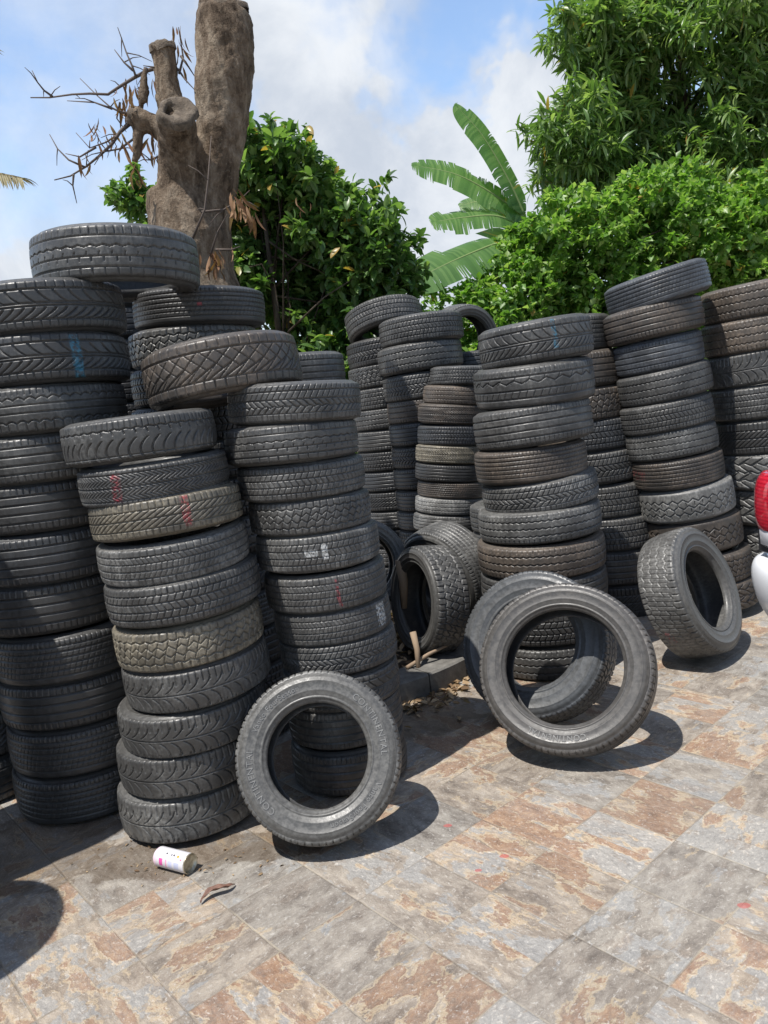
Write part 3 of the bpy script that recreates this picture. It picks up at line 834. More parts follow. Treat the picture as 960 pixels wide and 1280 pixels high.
dl_ += [(330, 260, 7.3, .4, .35, .5), (400, 270, 7.2, .45, .35, .4), (440, 350, 7.1, .3, .3, .25), (340, 350, 7.3, .6, .4, .5), (385, 330, 7.2, .6, .4, .5), (350, 420, 7.2, .8, .4, .5), (440, 420, 7.1, .6, .4, .4), (430, 480, 7.1, .9, .5, .6), (300, 300, 7.3, .5, .4, .5), (165, 245, 7.3, .17, .2, .13), (190, 262, 7.3, .15, .2, .12), (150, 236, 7.3, .09, .1, .07), (230, 300, 7.3, .3, .3, .3), (505, 345, 6.8, .14, .15, .12), (490, 330, 6.8, .18, .2, .14)]
tree('tree', 'dense dark green tree between the cut trunk and the banana plant', 'tree', dl_, 5600, 8, 'oval', .098, .80, .05, DARKL, 31, .05, .30, .04, .95, sprig=.24)

# banana plant
def banana():
    base = at(668, 300, 8.3); base.z = 0
    root = tag(empty('banana_plant', base), 'banana plant with big torn leaves against the clouds', 'plant')
    lm = leaf_mat('banana_leaf', (.075, .165, .045), (.105, .215, .06), (.16, .27, .09), .42, .42, .5)
    st = simple('banana_stem', (.20, .27, .09), .5)
    A = lambda x, y, Y: at(x, y, Y)-base
    crown = A(664, 300, 8.3)
    b = MB(); b.tube([(0, 0, 0), crown*.5, crown], [.13, .11, .07], 12); link('stem', b.mesh('stem'), st, root)
    def blade(pts, wid, seed, tear=.5, face=None):
        r = random.Random(seed)
        P = [Vector(p) for p in pts]; N = 64
        def cr(u):
            u = u*(len(P)-1); i = min(int(u), len(P)-2); u -= i
            p0 = P[max(i-1, 0)]; p1 = P[i]; p2 = P[i+1]; p3 = P[min(i+2, len(P)-1)]
            return .5*((2*p1)+(p2-p0)*u+(2*p0-5*p1+4*p2-p3)*u*u+(3*p1-p0-3*p2+p3)*u**3)
        vs = []; fs = []
        up = Vector(face or (0.1, -.75, .6)).normalized()
        for side in (-1, 1):
            jag = 1.
            droop = r.uniform(.0, .2)
            for i in range(N):
                if r.random() < tear*.30: jag = r.uniform(.86, 1.03); droop = r.uniform(.02, .35); cut = r.uniform(.1, .9)
                else: cut = 0.
                u0, u1 = i/N, (i+1)/N
                q = []
                gap = cut/N
                for u, ug in ((u0, u0), (u1, u1-gap)):
                    c = cr(u); t = (cr(min(u+.01, 1))-cr(max(u-.01, 0))).normalized()
                    s = t.cross(up).normalized()*side; nrm_ = s.cross(t)*side
                    w = wid*min(1, (u/.16)**.6 if u > 0 else 0)*(max(0, 1-((u-.55)/.45)**3 if u > .55 else 1))**.6*jag
                    fw = t*.18*w
                    q.append([c, c+s*w*.35+fw*.3-Vector((0, 0, 1))*w*.02+nrm_*w*.05, c+s*w*.72+fw*.7-Vector((0, 0, 1))*w*droop*.35+(cr(ug)-c)*.5, c+s*w+fw-Vector((0, 0, 1))*w*droop+(cr(ug)-c)])
                k = len(vs); vs += q[0]+q[1]
                for j in range(3): fs.append((k+j, k+j+1, k+4+j+1, k+4+j))
        bb = MB(); bb.add(vs, fs)
        lf = link('leaf', bb.mesh('leaf'), lm, root)
        rb = MB(); rb.tube([cr(i/20)-up*.004 for i in range(21)], [.020*(1-.85*i/20) for i in range(21)], 6)
        link('midrib', rb.mesh('midrib'), st, lf)
    blade([A(655, 268, 8.3), A(634, 222, 8.25), A(602, 168, 8.2), A(568, 130, 8.15)], .21, 1, .45, (.8, -.7, .1))
    blade([A(655, 272, 8.3), A(620, 245, 8.2), A(570, 218, 8.1), A(514, 206, 8.0)], .18, 2, .95, (.1, -.8, .6))
    blade([A(655, 280, 8.3), A(630, 262, 8.4), A(600, 252, 8.5), A(574, 258, 8.5)], .16, 3, .7, (0, -.8, .6))
    blade([A(655, 284, 8.3), A(620, 270, 8.1), A(578, 272, 8.0), A(538, 278, 7.9)], .175, 4, .9, (0.1, -.8, .6))
    blade([A(660, 290, 8.3), A(615, 306, 7.9), A(562, 328, 7.6), A(506, 356, 7.4)], .27, 5, .5, (0.1, -.75, .65))
banana()

# palm whose frond tip enters at the far left
def palm():
    base = at(-150, 300, 9.0); base.z = 0
    root = tag(empty('palm_tree', base), 'palm whose dry frond tip pokes in at the far left', 'palm')
    A = lambda x, y, Y: at(x, y, Y)-base
    top = A(-150, 190, 9.0)
    b = MB(); b.tube([(0, 0, 0), top*.5+Vector((.05, 0, 0)), top], [.16, .12, .09], 12); link('trunk', b.mesh('trunk'), BARK2, root)
    lm = leaf_mat('palm_frond_leaf', (.16, .13, .07), (.26, .22, .13), (.36, .31, .2), .6, .3, .4)
    st = simple('frond_stalk', (.28, .22, .13), .7)
    def frond(ends, seed):
        r = np.random.default_rng(seed)
        p0, p1, p2 = [Vector(p) for p in ends]
        cv = lambda u: p0*(1-u)**2+p1*2*u*(1-u)+p2*u*u
        f = MB(); f.tube([cv(i/14) for i in range(15)], [.018*(1-.8*i/14) for i in range(15)], 6)
        fo = link('frond', f.mesh('frond'), st, root)
        pos = []; xd = []
        for i in range(70):
            u = .15+.85*i/69; c = cv(u); t = (cv(min(u+.02, 1))-cv(u-.02)).normalized()
            for s in (-1, 1):
                side = t.cross(Vector((0, -.5, 1))).normalized()*s
                pos.append(list(c)); xd.append(list(side+t*.9+Vector((0, 0, -.45))+Vector(r.normal(size=3)*.08)))
        pos = np.array(pos); n = len(pos)
        u = np.repeat(np.linspace(.15, 1, 70), 2)
        link('leaflets', leaves_mesh('leaflets', 'lance', pos, np.array(xd), .42*(1-.55*u), r.normal(size=n)*.2, .45), lm, fo)
    frond((top, A(-60, 205, 8.9), A(26, 222, 8.8)), 1)
    frond((top, A(-70, 90, 8.8), A(-20, 60, 8.6)), 2)
    frond((top, A(-190, 80, 9.3), A(-260, 90, 9.5)), 3)
    frond((top, A(-240, 160, 9.), A(-320, 230, 9.)), 4)
    frond((top, A(-200, 170, 8.4), A(-230, 260, 8.)), 5)
palm()

# ------------------------------------------------------------------ tyre stacks
def cam_depth(P):
    v = np.array(P)-np.array([0, 0, H]); return (M3.T @ v)[2]
MK = {}
def mark(key):
    if key in MK: return MK[key]
    spec = dict(
        red_dot=[(RED, -.012, .016, -.012, .014, .30)],
        red_left=[(RED, -.165, -.125, -.07, .07, .44)],
        red_mid=[(RED, .050, .085, -.07, .085, .40)],
        red_stripe=[(RED, .040, .062, -.075, .075, .42)],
        blue_line=[(BLUE, .075, .115, -.10, .08, .40)],
        blue_top=[(BLUE, .085, .112, -.05, .10, .42)],
        white_splat=[(WHITE, -.075, -.005, -.015, .03, .38), (WHITE, .010, .045, -.035, .05, .36)],
        white_letters=[(WHITE, .215, .262, -.06, .075, .40)],
        red_patch=[(RED, -.29, -.20, -.02, .05, .47)],
        red_blot=[(RED, -.06, .02, -.055, -.01, .50)],
    )[key]
    MK[key] = rubber('tyre_rubber_'+key, spec)
    return MK[key]
MARK_WORD = dict(red_dot='red dot', red_left='red chalk', red_mid='red chalk', red_stripe='red stripe', blue_line='blue line', blue_top='blue chalk', white_splat='white paint splat', white_letters='white scuffs', red_patch='red paint')

def stack(phrase, group, Y, rows, base=0.0, lean=0.0, D=None, rim=.63, spin0=None):
    """rows: dict(xl,xr,y, s=slope, p=pattern, t=tint, d=dust, ft=fore-aft tilt, m=mark, Y=own distance) from the top;
    hidden tyres are added below the last row down to the base"""
    items = []
    for i, rw in enumerate(rows):
        y = rw['y']; Yi = rw.get('Y', Y+lean*i)
        xl, xr = rw.get('xl'), rw['xr']
        if xl is None:
            Dm = rw.get('D', D)
            d = cam_depth(at(xr-80, y, Yi)); xl = xr-Dm*FPX/d
        xc = (xl+xr)/2
        pt = at(xc, y, Yi)
        R = (xr-xl)/2/FPX*cam_depth(pt)*.985
        dd = px_dir(xc, y)
        z = H+dd[2]/dd[1]*(Yi-R)
        items.append(dict(x=pt.x, Y=Yi, z=z, R=R, rw=rw))
    zs = [it['z'] for it in items]
    n = len(zs)
    for i, it in enumerate(items):
        if n == 1: w = .18
        elif i == 0: w = zs[0]-zs[1]
        elif i == n-1: w = zs[-2]-zs[-1]
        else: w = (zs[i-1]-zs[i+1])/2
        it['W'] = it['rw'].get('W', w)
    # hidden ones underneath
    last = items[-1]; rest = last['z']-last['W']/2-base
    wm = float(np.mean([it['W'] for it in items[-3:]]))
    k = max(0, int(round(rest/wm)))
    if k > 0:
        sp = rest/k
        dx = (items[-1]['x']-items[0]['x'])/max(.2, zs[0]-zs[-1])
        keys = ['rib', 'block', 'zigzag', 'diag', 'fine']
        for q in range(k):
            z = last['z']-last['W']/2-sp*(q+.5)
            items.append(dict(x=last['x'], Y=last['Y'], z=z, R=last['R'], W=sp, rw=dict(p=keys[q % 5], t=DARK if q % 2 else GREY, d=.2)))
    else:
        dz = base-(last['z']-last['W']/2)
        print('stack', phrase, 'base off by', round(-dz, 3))
        if dz > 0:   # squeeze up
            for it in items[-3:]: pass
    for i, it in enumerate(items):
        rw = it['rw']
        th = math.atan(rw.get('s', -.111)+.111); ft = math.radians(rw.get('ft', random.gauss(0, .9)))
        mk = rw.get('m')
        spin = math.radians(rw.get('spin', 0.)) if mk else random.uniform(0, 6.28)
        # the local -Y side looks at the lens
        yaw = -math.atan2(it['x'], it['Y'])
        rm = Matrix.Rotation(th, 3, 'Y') @ Matrix.Rotation(ft, 3, 'X') @ Matrix.Rotation(yaw+spin, 3, 'Z')
        tint = rw.get('t', GREY)
        look = rw.get('look') or f"{TINT_WORD[tint]} {TREAD_WORD[rw['p']]} tyre" + (f" with {MARK_WORD[mk]}" if mk else '')
        label = f"{look}, {(ORD[i]+' down in') if i else 'top of'} the {phrase}"
        nw = len(label.replace(',', ' ').split())
        if nw > 16: print('LONG', nw, label)
        tyre(Vector((it['x'], it['Y'], it['z'])), rm, it['R'], it['W'], rw['p'], label, group, tint, rw.get('d', .25), rim, liner=(i == 0 or rw.get('liner', False)), mark=mark(mk) if mk else None)
    print('STACK', phrase, [(round(it['x'], 2), round(it['Y'], 2), round(it['z'], 2), 'R%.3f' % it['R'], 'W%.3f' % it['W']) for it in items])
    return items
def r_(xl, xr, y, p, t=None, **kw):
    d = dict(xl=xl, xr=xr, y=y, p=p, t=t or GREY); d.update(kw); return d

SL = stack('left edge stack', 'tyres of the left edge stack', 3.25, [
    r_(None, 152, 377, 'swoosh', DARK, d=.5), r_(None, 159, 446, 'swoosh', DARK, m='blue_line', d=.5), r_(None, 156, 510, 'scallop', GREY), r_(None, 152, 572, 'rib', GREY), r_(None, 157, 635, 'rib', DARK, d=.5),
    r_(None, 163, 699, 'rib', BLUEG), r_(None, 168, 764, 'rib', DARK, d=.4), r_(None, 188, 826, 'fine', DARK, d=.4), r_(None, 197, 884, 'rib', DARK, d=.4), r_(None, 206, 943, 'fine', DARK, d=.4), r_(None, 212, 1001, 'fine', DARK, d=.4)], D=.645)
S1 = stack('front stack behind the can', 'tyres of the front stack', 2.96, [
    r_(82, 270, 548, 'arch', GREY, s=-.135), r_(103, 287, 603, 'herring', GREY, s=-.135, m='red_left'), r_(117, 305, 650, 'diag', SAND, s=-.155, m='red_mid', d=.4), r_(128, 313, 702, 'sipy', PALE, s=-.15),
    r_(139, 328, 755, 'block', GREY, s=-.16), r_(149, 333, 812, 'terrain', SAND, s=-.165, d=.45), r_(160, 343, 864, 'winter', GREY, s=-.165), r_(157, 340, 920, 'winter', GREY, s=-.15), r_(157, 337, 973, 'winter', GREY, s=-.14), r_(158, 336, 1030, 'winter', PALE, s=-.13)])
S2 = stack('stack behind the lettered tyre', 'tyres of the stack behind the lettered tyre', 3.15, [
    r_(285, 452, 503, 'sipes', GREY, s=-.06), r_(281, 450, 556, 'step', GREY, s=-.10), r_(298, 458, 603, 'block', GREY, s=-.10), r_(312, 466, 648, 'terrain', GREY, s=-.10), r_(322, 477, 693, 'block', PALE, s=-.11, m='white_splat', look='pale tyre with white paint splat'),
    r_(333, 486, 743, 'sipy', GREY, s=-.13, m='red_stripe'), r_(345, 492, 788, 'sipy', GREY, s=-.14, m='white_letters'), r_(353, 499, 828, 'sipes', GREY, s=-.14), r_(357, 503, 871, 'swoosh', GREY, s=-.13), r_(362, 508, 917, 'rib', GREY, s=-.13), r_(368, 514, 972, 'rib', GREY, s=-.12)])
SB = stack('stack under the cut trunk', 'tyres of the stack below the cut trunk', 3.80, [
    r_(167, 330, 377, 'fine', DARK, s=-.06, m='red_dot', d=.5), r_(163, 322, 427, 'terrain', GREY, s=-.10), r_(165, 325, 476, 'block', DARK), r_(168, 328, 527, 'block', DARK)])
SX = stack('dark stack in the gap', 'tyres of the dark stack in the gap', 4.55, [r_(90, 210, 362, 'fine', DARK), r_(92, 212, 402, 'rib', DARK), r_(94, 214, 442, 'block', DARK), r_(97, 217, 482, 'rib', DARK), r_(100, 220, 522, 'zigzag', DARK)])
S10 = stack('stack barely showing behind others', 'tyres of the low hidden stack', 4.30, [r_(300, 433, 463, 'rib', GREY, s=-.10, look='grey ribbed tyre')], base=.08)
S3 = stack('farthest stack with canted top', 'tyres of the farthest stack', 6.15, [
    r_(430, 530, 397, 'block', GREY, s=-.24, ft=-14, W=.20), r_(432, 530, 438, 'sipes', DARK, s=-.16), r_(435, 532, 467, 'terrain', GREY, s=-.16), r_(438, 536, 496, 'block', GREY, s=-.14), r_(440, 538, 523, 'zigzag', GREY, s=-.13),
    r_(442, 540, 550, 'rib', GREY), r_(445, 543, 576, 'block', DARK), r_(448, 545, 602, 'rib', BLUEG), r_(451, 548, 627, 'diag', DARK)])
S4 = stack('broad topped back stack', 'tyres of the back stack', 5.85, [
    r_(472, 580, 409, 'block', GREY, s=-.14), r_(471, 579, 445, 'zigzag', GREY, s=-.15), r_(478, 580, 481, 'sipes', GREY, s=-.15), r_(483, 583, 512, 'zigzag', BROWN, s=-.12), r_(486, 586, 542, 'rib', BLUEG), r_(489, 589, 571, 'sipes', DARK), r_(491, 591, 599, 'rib', DARK), r_(494, 594, 626, 'rib', DARK)])
S5 = stack('narrow back stack', 'tyres of the narrow back stack', 5.50, [
    r_(537, 622, 469, 'block', GREY, s=-.02), r_(528, 612, 494, 'zigzag', BROWN, s=.03, d=.5, look='brown and yellow zigzag tyre'), r_(522, 610, 518, 'herring', BROWN, s=.02), r_(521, 610, 546, 'block', BLUEG, s=.0), r_(519, 608, 570, 'herring', SAND, s=.02, d=.6), r_(518, 607, 593, 'rib', DARK, s=.02),
    r_(522, 609, 615, 'fine', BROWN, s=.02), r_(519, 607, 635, 'zigzag', PALE, s=.01, d=.7), r_(517, 606, 658, 'rib', PALE, s=.0, d=.4)])
S6 = stack('broad middle stack', 'tyres of the middle stack', 4.24, [
    r_(597, 740, 425, 'swoosh', GREY, s=-.175, m='blue_top'), r_(591, 743, 479, 'wave', GREY, s=-.14), r_(591, 741, 534, 'rib', GREY, s=-.165, look='grey ribbed tyre'), r_(594, 733, 583, 'fine', BROWN, s=-.145, d=.35), r_(603, 748, 622, 'sipes', PALE, s=-.19), r_(598, 752, 662, 'zigzag', PALE, s=-.14, look='pale grey zigzag ribbed tyre'),
    r_(598, 757, 706, 'zigzag', BROWN, s=-.12, d=.45)])
S12 = stack('low stack behind the middle one', 'tyres of the low stack behind the middle stack', 5.0, [r_(588, 700, 652, 'block', PALE, look='pale block tyre')])
S11 = stack('stack behind the narrow one', 'tyres of the stack behind the narrow one', 6.30, [r_(545, 640, 452, 'rib', BLUEG, look='blue black tyre')])
S7 = stack('stack right of the middle one', 'tyres of the shaded stack', 5.15, [
    r_(650, 765, 418, 'fine', GREY, s=-.10), r_(664, 782, 463, 'rib', BROWN, s=-.12), r_(670, 788, 507, 'terrain', BROWN, s=-.14), r_(680, 797, 546, 'block', BLUEG, s=-.14), r_(688, 805, 586, 'sipes', GREY, s=-.16), r_(700, 817, 628, 'block', GREY, s=-.14), r_(706, 823, 670, 'block', GREY, s=-.13), r_(712, 828, 713, 'rib', GREY), r_(718, 834, 755, 'diag', DARK)])
S8 = stack('leaning right stack', 'tyres of the leaning right stack', 4.85, [
    r_(757, 884, 355, 'fine', BLUEG, s=-.32, d=.6, W=.19), r_(755, 877, 398, 'rib', BROWN, s=-.23), r_(768, 877, 441, 'rib', BLUEG, s=-.23, d=.7), r_(773, 887, 480, 'zigzag', GREY, s=-.25), r_(776, 890, 520, 'block', GREY, s=-.23), r_(784, 894, 556, 'zigzag', PALE, s=-.21),
    r_(791, 903, 592, 'fine', BROWN, s=-.21, m='red_patch'), r_(800, 916, 632, 'honey', PALE, s=-.24, d=.6), r_(812, 925, 675, 'honey', BROWN, s=-.2), r_(822, 936, 716, 'terrain', BROWN, s=-.15), r_(831, 945, 752, 'mud', BROWN, s=-.13)])
S9 = stack('stack beside the tail light', 'tyres of the rightmost stack', 5.0, [
    r_(877, 1000, 372, 'zigzag', BROWN, s=-.19, d=.4, look='brown tyre with fine zigzag ribs'), r_(878, 1002, 416, 'zigzag', BROWN, s=-.18, d=.5, look='brown tyre with bold zigzag ribs'), r_(882, 1004, 460, 'winter', GREY, s=-.18), r_(887, 1008, 502, 'sipy', GREY, s=-.17), r_(893, 1014, 546, 'diag', DARK, s=-.16), r_(896, 1028, 592, 'mud', PALE, s=-.09),
    r_(905, 1037, 639, 'mud', PALE, s=-.09), r_(914, 1045, 684, 'mud', PALE, s=-.1), r_(922, 1052, 728, 'mud', GREY, s=-.1)])
# two stacks just outside the frame on the left: their shadows fall on the left stack and on the tiles
def plain_stack(phrase, x, y, n, R, W):
    keys = ['rib', 'block', 'zigzag', 'diag']
    for i in range(n):
        tyre(Vector((x+random.uniform(-.015, .015), y+random.uniform(-.015, .015), W*(n-1-i+.5))), Matrix.Rotation(random.uniform(0, 6), 3, 'Z'), R, W, keys[i % 4],
             f"{TREAD_WORD[keys[i % 4]]} tyre outside the left edge, {(ORD[i]+' down in') if i else 'top of'} the {phrase}", 'tyres of the stacks outside the left edge', GREY, .2, liner=(i == 0))
plain_stack('added farther stack', -2.02, 3.45, 9, .32, .20)  # stack added behind the left one to darken the frame edge
plain_stack('taller stack', -2.03, 2.56, 10, .32, .20)
plain_stack('shorter stack', -1.95, 1.93, 7, .31, .20)

# ------------------------------------------------------------------ single tyres
def face_rot(az, el, roll=0.):
    """tyre axis towards azimuth az (0 = towards the lens, + = right) raised by el; local X right, Y up on the visible face"""
    az, el = math.radians(az), math.radians(el)
    n = Vector((math.sin(az)*math.cos(el), -math.cos(az)*math.cos(el), math.sin(el)))
    x = Vector((0, 0, 1)).cross(n).normalized(); y = n.cross(x)
    m = Matrix((x, y, n)).transposed()
    return m @ Matrix.Rotation(math.radians(roll), 3, 'Z')
def loose(c, az, el, R, W, key, label, tint=GREY, dust=.3, k=.63, m=None, roll=0.):
    return tyre(Vector(c), face_rot(az, el, roll), R, W, key, label, 'loose tyres', tint, dust, k, True, mark(m) if m else None)
def low(c, az, el, R, W):
    """height of the centre so that the tyre rests on the floor"""
    e = math.radians(el)
    return max(R*math.cos(e)+.36*W*math.sin(abs(e)), .948*R*math.cos(e)+.47*W*math.sin(abs(e)))
def lettering(parts, R, W, k, texts, rr=.80, size=.030):
    """raised words along the sidewall, clockwise from the top; texts = [(word, start degree)]"""
    prof = wall_profile(k)
    rs = np.array([p[0] for p in prof])[::-1]; ws = np.array([p[1] for p in prof])[::-1]
    for (body, deg, sz) in texts:
        cu = bpy.data.curves.new('lettering', 'FONT'); cu.body = body; cu.size = sz; cu.extrude = .0012; cu.space_character = 1.12
        tmp = bpy.data.objects.new('lettering', cu); C.objects.link(tmp)
        dg = bpy.context.evaluated_depsgraph_get(); dg.update()
        me = bpy.data.meshes.new_from_object(tmp.evaluated_get(dg))
        bpy.data.objects.remove(tmp)
        v = np.empty(len(me.vertices)*3, np.float32); me.vertices.foreach_get('co', v); v = v.reshape(-1, 3)
        rad = rr*R0+(v[:, 1]-sz*.35)
        ang = math.radians(deg)+v[:, 0]/(rr*R0)
        zz = np.interp(rad/R0, rs, ws)*W0+v[:, 2]+.0009
        nv = np.stack([rad*np.sin(ang), rad*np.cos(ang), zz], -1).astype(np.float32)
        me.vertices.foreach_set('co', nv.ravel()); me.update()
        me.materials.clear(); me.materials.append(LETM)
        o = link('lettering', me, None, parts[1]); o.color = (.22, .22, .215, .8)
LETM = rubber('raised_lettering_rubber', dusty=.5, base=(.12, .118, .112))
_, pa = loose((-.334, 2.690, .303), -.7, 28.4, .304, .185, 'diag', 'grey tyre with raised lettering leaning on the stack right of the can', PALE, .22, .60)
lettering(pa, .304, .185, .60, [('Vanco FourSeason', -66, .027), ('CONTINENTAL', 38, .032), ('Vanco FourSeason', 118, .027), ('CONTINENTAL', 222, .032)], .80)
_, pb = loose((.697, 3.146, .357), -24.3, 30.1, .365, .19, 'rib', 'largest leaning tyre in the middle, low worn sidewall, in front of another tyre', (.18, .165, .15), .26, .665)
lettering(pb, .365, .19, .665, [('CONTINENTAL', 160, .026)], .82)
loose((1.600, 4.049, .361), 45.8, 20.0, .35, .24, 'worn', 'fat grey worn tyre with red smear leaning on the right stacks', GREY, .45, .60, 'red_blot', roll=-60)
loose((.650, 3.495, .348), -31, 29, .352, .22, 'block', 'bluish tyre leaning directly behind the largest leaning tyre', (.15, .16, .17), .35, .57)
loose((.20, 4.36, .40), -66, 8, .32, .22, 'terrain', 'upright knobbly tyre on the planter soil, open side facing left', GREY, .25, .66)
loose((.36, 4.78, .44), -50, -12, .33, .24, 'fine', 'ribbed tyre leaning behind the upright knobbly tyre', PALE, .18, .66)
loose(at(452, 706, 4.75), 12, 12, .29, .19, 'rib', 'tyre half hidden by the lettered tyre stack with pale sidewall showing', PALE, .45, .66)
loose(at(578, 428, 6.25), 28, -8, .30, .20, 'rib', 'tyre standing on edge on top of the back stacks, open side showing', GREY, .35, .68)
tt = at(278, 460, 3.12)
def tipped(xl, xr, y, Y, s, ft, W, key, label, tint, dust=.25, k=.66):
    pt = at((xl+xr)/2, y, Y); R = (xr-xl)/2/FPX*cam_depth(pt)*.985
    dd = px_dir((xl+xr)/2, y)
    z = H+dd[2]/dd[1]*(Y-R)
    rm = Matrix.Rotation(math.atan(s+.111), 3, 'Y') @ Matrix.Rotation(math.radians(ft), 3, 'X') @ Matrix.Rotation(random.uniform(0, 6), 3, 'Z')
    tyre(Vector((pt.x, Y, z)), rm, R, W, key, label, 'tyres lying across stack tops', tint, dust, k, True)
    print('TIPPED', label, pt.x, Y, z, R, W)
tipped(180, 377, 460, 3.22, -.20, -3, .215, 'diamond', 'brownish diamond patterned tyre tipped across the tops of two front stacks', BROWN, .25)
tipped(42, 245, 309, 3.38, -.06, 0, .215, 'step', 'highest tyre on the left, lying across two stacks below the tree', GREY, .30)

# ------------------------------------------------------------------ small things on the tiles
def can():
    a = ground_at(207, 1086); b = ground_at(243, 1090)
    c = ground_at(221, 1086); c.z = .0345
    root = tag(empty('can', c), 'white drinks can with pink print lying beside the front stack', 'can')
    d = (ground_at(246, 1092)-ground_at(200, 1080)); ang = math.atan2(d.y, d.x)
    root.rotation_euler = (0, math.pi/2, ang)
    m, t, p = mat('can_label')
    tcn = t.new('ShaderNodeTexCoord'); x, y, z = t.sep(tcn.outputs['Object'])
    an = t.math('SUBTRACT', t.math('MULTIPLY', t.math('ARCTAN2', y, x), -1.), math.pi/2)
    col = (.66, .65, .68)
    def rect(col, z0, z1, a0, a1, colr):
        f = t.math('MULTIPLY', t.math('MULTIPLY', t.math('GREATER_THAN', z, z0), t.math('LESS_THAN', z, z1)), t.math('MULTIPLY', t.math('GREATER_THAN', an, a0), t.math('LESS_THAN', an, a1)))
        return t.mix(f, col, colr)
    for (z0, z1, a0, a1, cc) in [(-.046, -.030, -.25, .52, (.70, .10, .36)), (-.016, -.011, -.3, .5, (.78, .28, .48)), (-.003, .014, -.3, .45, (.55, .57, .76)), (.024, .046, -.25, .42, (.50, .53, .68)),
                                 (-.062, .062, .66, .72, (.50, .48, .54)), (-.022, -.014, 1.02, 1.20, (.10, .09, .10)), (.002, .008, .98, 1.16, (.10, .09, .10)), (.012, .020, .98, 1.18, (.09, .08, .09)), (.030, .040, .92, 1.16, (.82, .34, .04)), (.048, .056, .72, .86, (.75, .20, .25)), (-.075, -.062, -3.2, 3.2, (.78, .58, .68))]:
        col = rect(col, z0, z1, a0, a1, cc)
    t.l.new(col, p.inputs['Base Color']); p.inputs['Roughness'].default_value = .32; p.inputs['Coat Weight'].default_value = .2
    v, f = lathe([(.029, -.080), (.0335, -.074), (.0345, -.070), (.0345, .060), (.0340, .066)], 40)
    # a shallow dent
    for q in v:
        if abs(q[2]) < .05: q[0] *= 1-.03*math.exp(-((q[2]-.01)/.02)**2)
    link('body', mesh_np('body', v, f), m, root)
    tin, t2, p2 = mat('bare_tin')
    c2 = t2.new('ShaderNodeTexCoord').outputs['Object']
    t2.l.new(t2.ramp(t2.noise(c2, 60., 4), [(.35, (.35, .30, .20)), (.65, (.62, .57, .45))]), p2.inputs['Base Color']); p2.inputs['Metallic'].default_value = .7; p2.inputs['Roughness'].default_value = .42
    v, f = lathe([(.0340, .066), (.0350, .069), (.0345, .072), (.0320, .071), (.0310, .064), (.020, .060), (.0, .062)], 40)
    link('end_cap', mesh_np('end_cap', v, f), tin, root)
    v, f = lathe([(.029, -.080), (.027, -.082), (.025, -.078), (.0, -.077)], 40)
    link('end_cap', mesh_np('end_cap', v, f[:, ::-1]), tin, root)
can()
def dry_leaf():
    lm, t, p = mat('curled_dry_leaf')
    c = t.new('ShaderNodeTexCoord').outputs['Object']
    t.l.new(t.ramp(t.noise(c, 40., 4), [(.3, (.10, .05, .035)), (.7, (.24, .13, .09))]), p.inputs['Base Color']); p.inputs['Roughness'].default_value = .7
    a = ground_at(251, 1131); e = ground_at(294, 1107)
    L = (e-a); n = 16; vs = []; fs = []
    side = Vector((-L.y, L.x, 0)).normalized()
    for i in range(n+1):
        u = i/n; w = .012*math.sin(math.pi*min(1, u*.9+.08))+.001
        c0 = a.lerp(e, u)+Vector((0, 0, .006+.014*math.sin(u*math.pi)))+side*.010*math.sin(u*6.2)
        for q in (-1, -.5, 0, .5, 1):
            vs.append(c0+side*w*q*.9+Vector((0, 0, abs(q)*w*.9+.002*math.sin(u*23+q))))
    for i in range(n):
        for j in range(4): fs.append((i*5+j, i*5+j+1, (i+1)*5+j+1, (i+1)*5+j))
    b = MB(); b.add(vs, fs)
    o = link('leaf', b.mesh('leaf'), lm)
    md = o.modifiers.new('t', 'SOLIDIFY'); md.thickness = .0012
    tag(o, 'curled brown dead leaf on the tiles in front of the can', 'leaf')
dry_leaf()
# leaf litter and chips inside the planter and at the foot of its kerb
def litter():
    r = np.random.default_rng(9); pos = []
    for q in range(420):
        a = r.uniform(-1.6, .6); d = r.uniform(.45, .98)
        pos.append([PLX+d*math.cos(a), PLY+d*math.sin(a), .10+r.random()*.02])
    for q in range(260):
        g = ground_at(r.uniform(495, 600), 0); u = r.random()
        p = ground_at(500+90*u+r.normal()*8, 880-30*u+r.normal()*12)
        pos.append([p.x, p.y, .006+r.random()*.006])
    for q in range(40):
        p = ground_at(r.uniform(150, 350), r.uniform(1050, 1100)); pos.append([p.x, p.y, .004])
    for q in range(170):
        u = r.random()
        p = ground_at(np.interp(u, [0, .3, .6, 1], [10, 330, 620, 950])+r.normal()*40, np.interp(u, [0, .3, .6, 1], [1050, 1040, 900, 800])+abs(r.normal())*45); pos.append([p.x, p.y, .003])
    pos = np.array(pos); n = len(pos)
    xd = np.stack([r.normal(size=n), r.normal(size=n), r.normal(size=n)*.25], -1)
    sz = np.concatenate([.03+.06*r.random(420), .02+.05*r.random(260), .008+.014*r.random(40), .004+.012*r.random(170)**2])
    lm = leaf_mat('leaf_litter', (.10, .06, .035), (.28, .19, .11), (.48, .36, .23), .85, .1, .2)
    o = link('leaf_litter', leaves_mesh('leaf_litter', 'oval', pos, xd, sz, r.normal(size=n)*.6, .8), lm)
    tag(o, 'dry brown leaf litter and chips around the planter kerb', 'litter', kind='stuff')
litter()
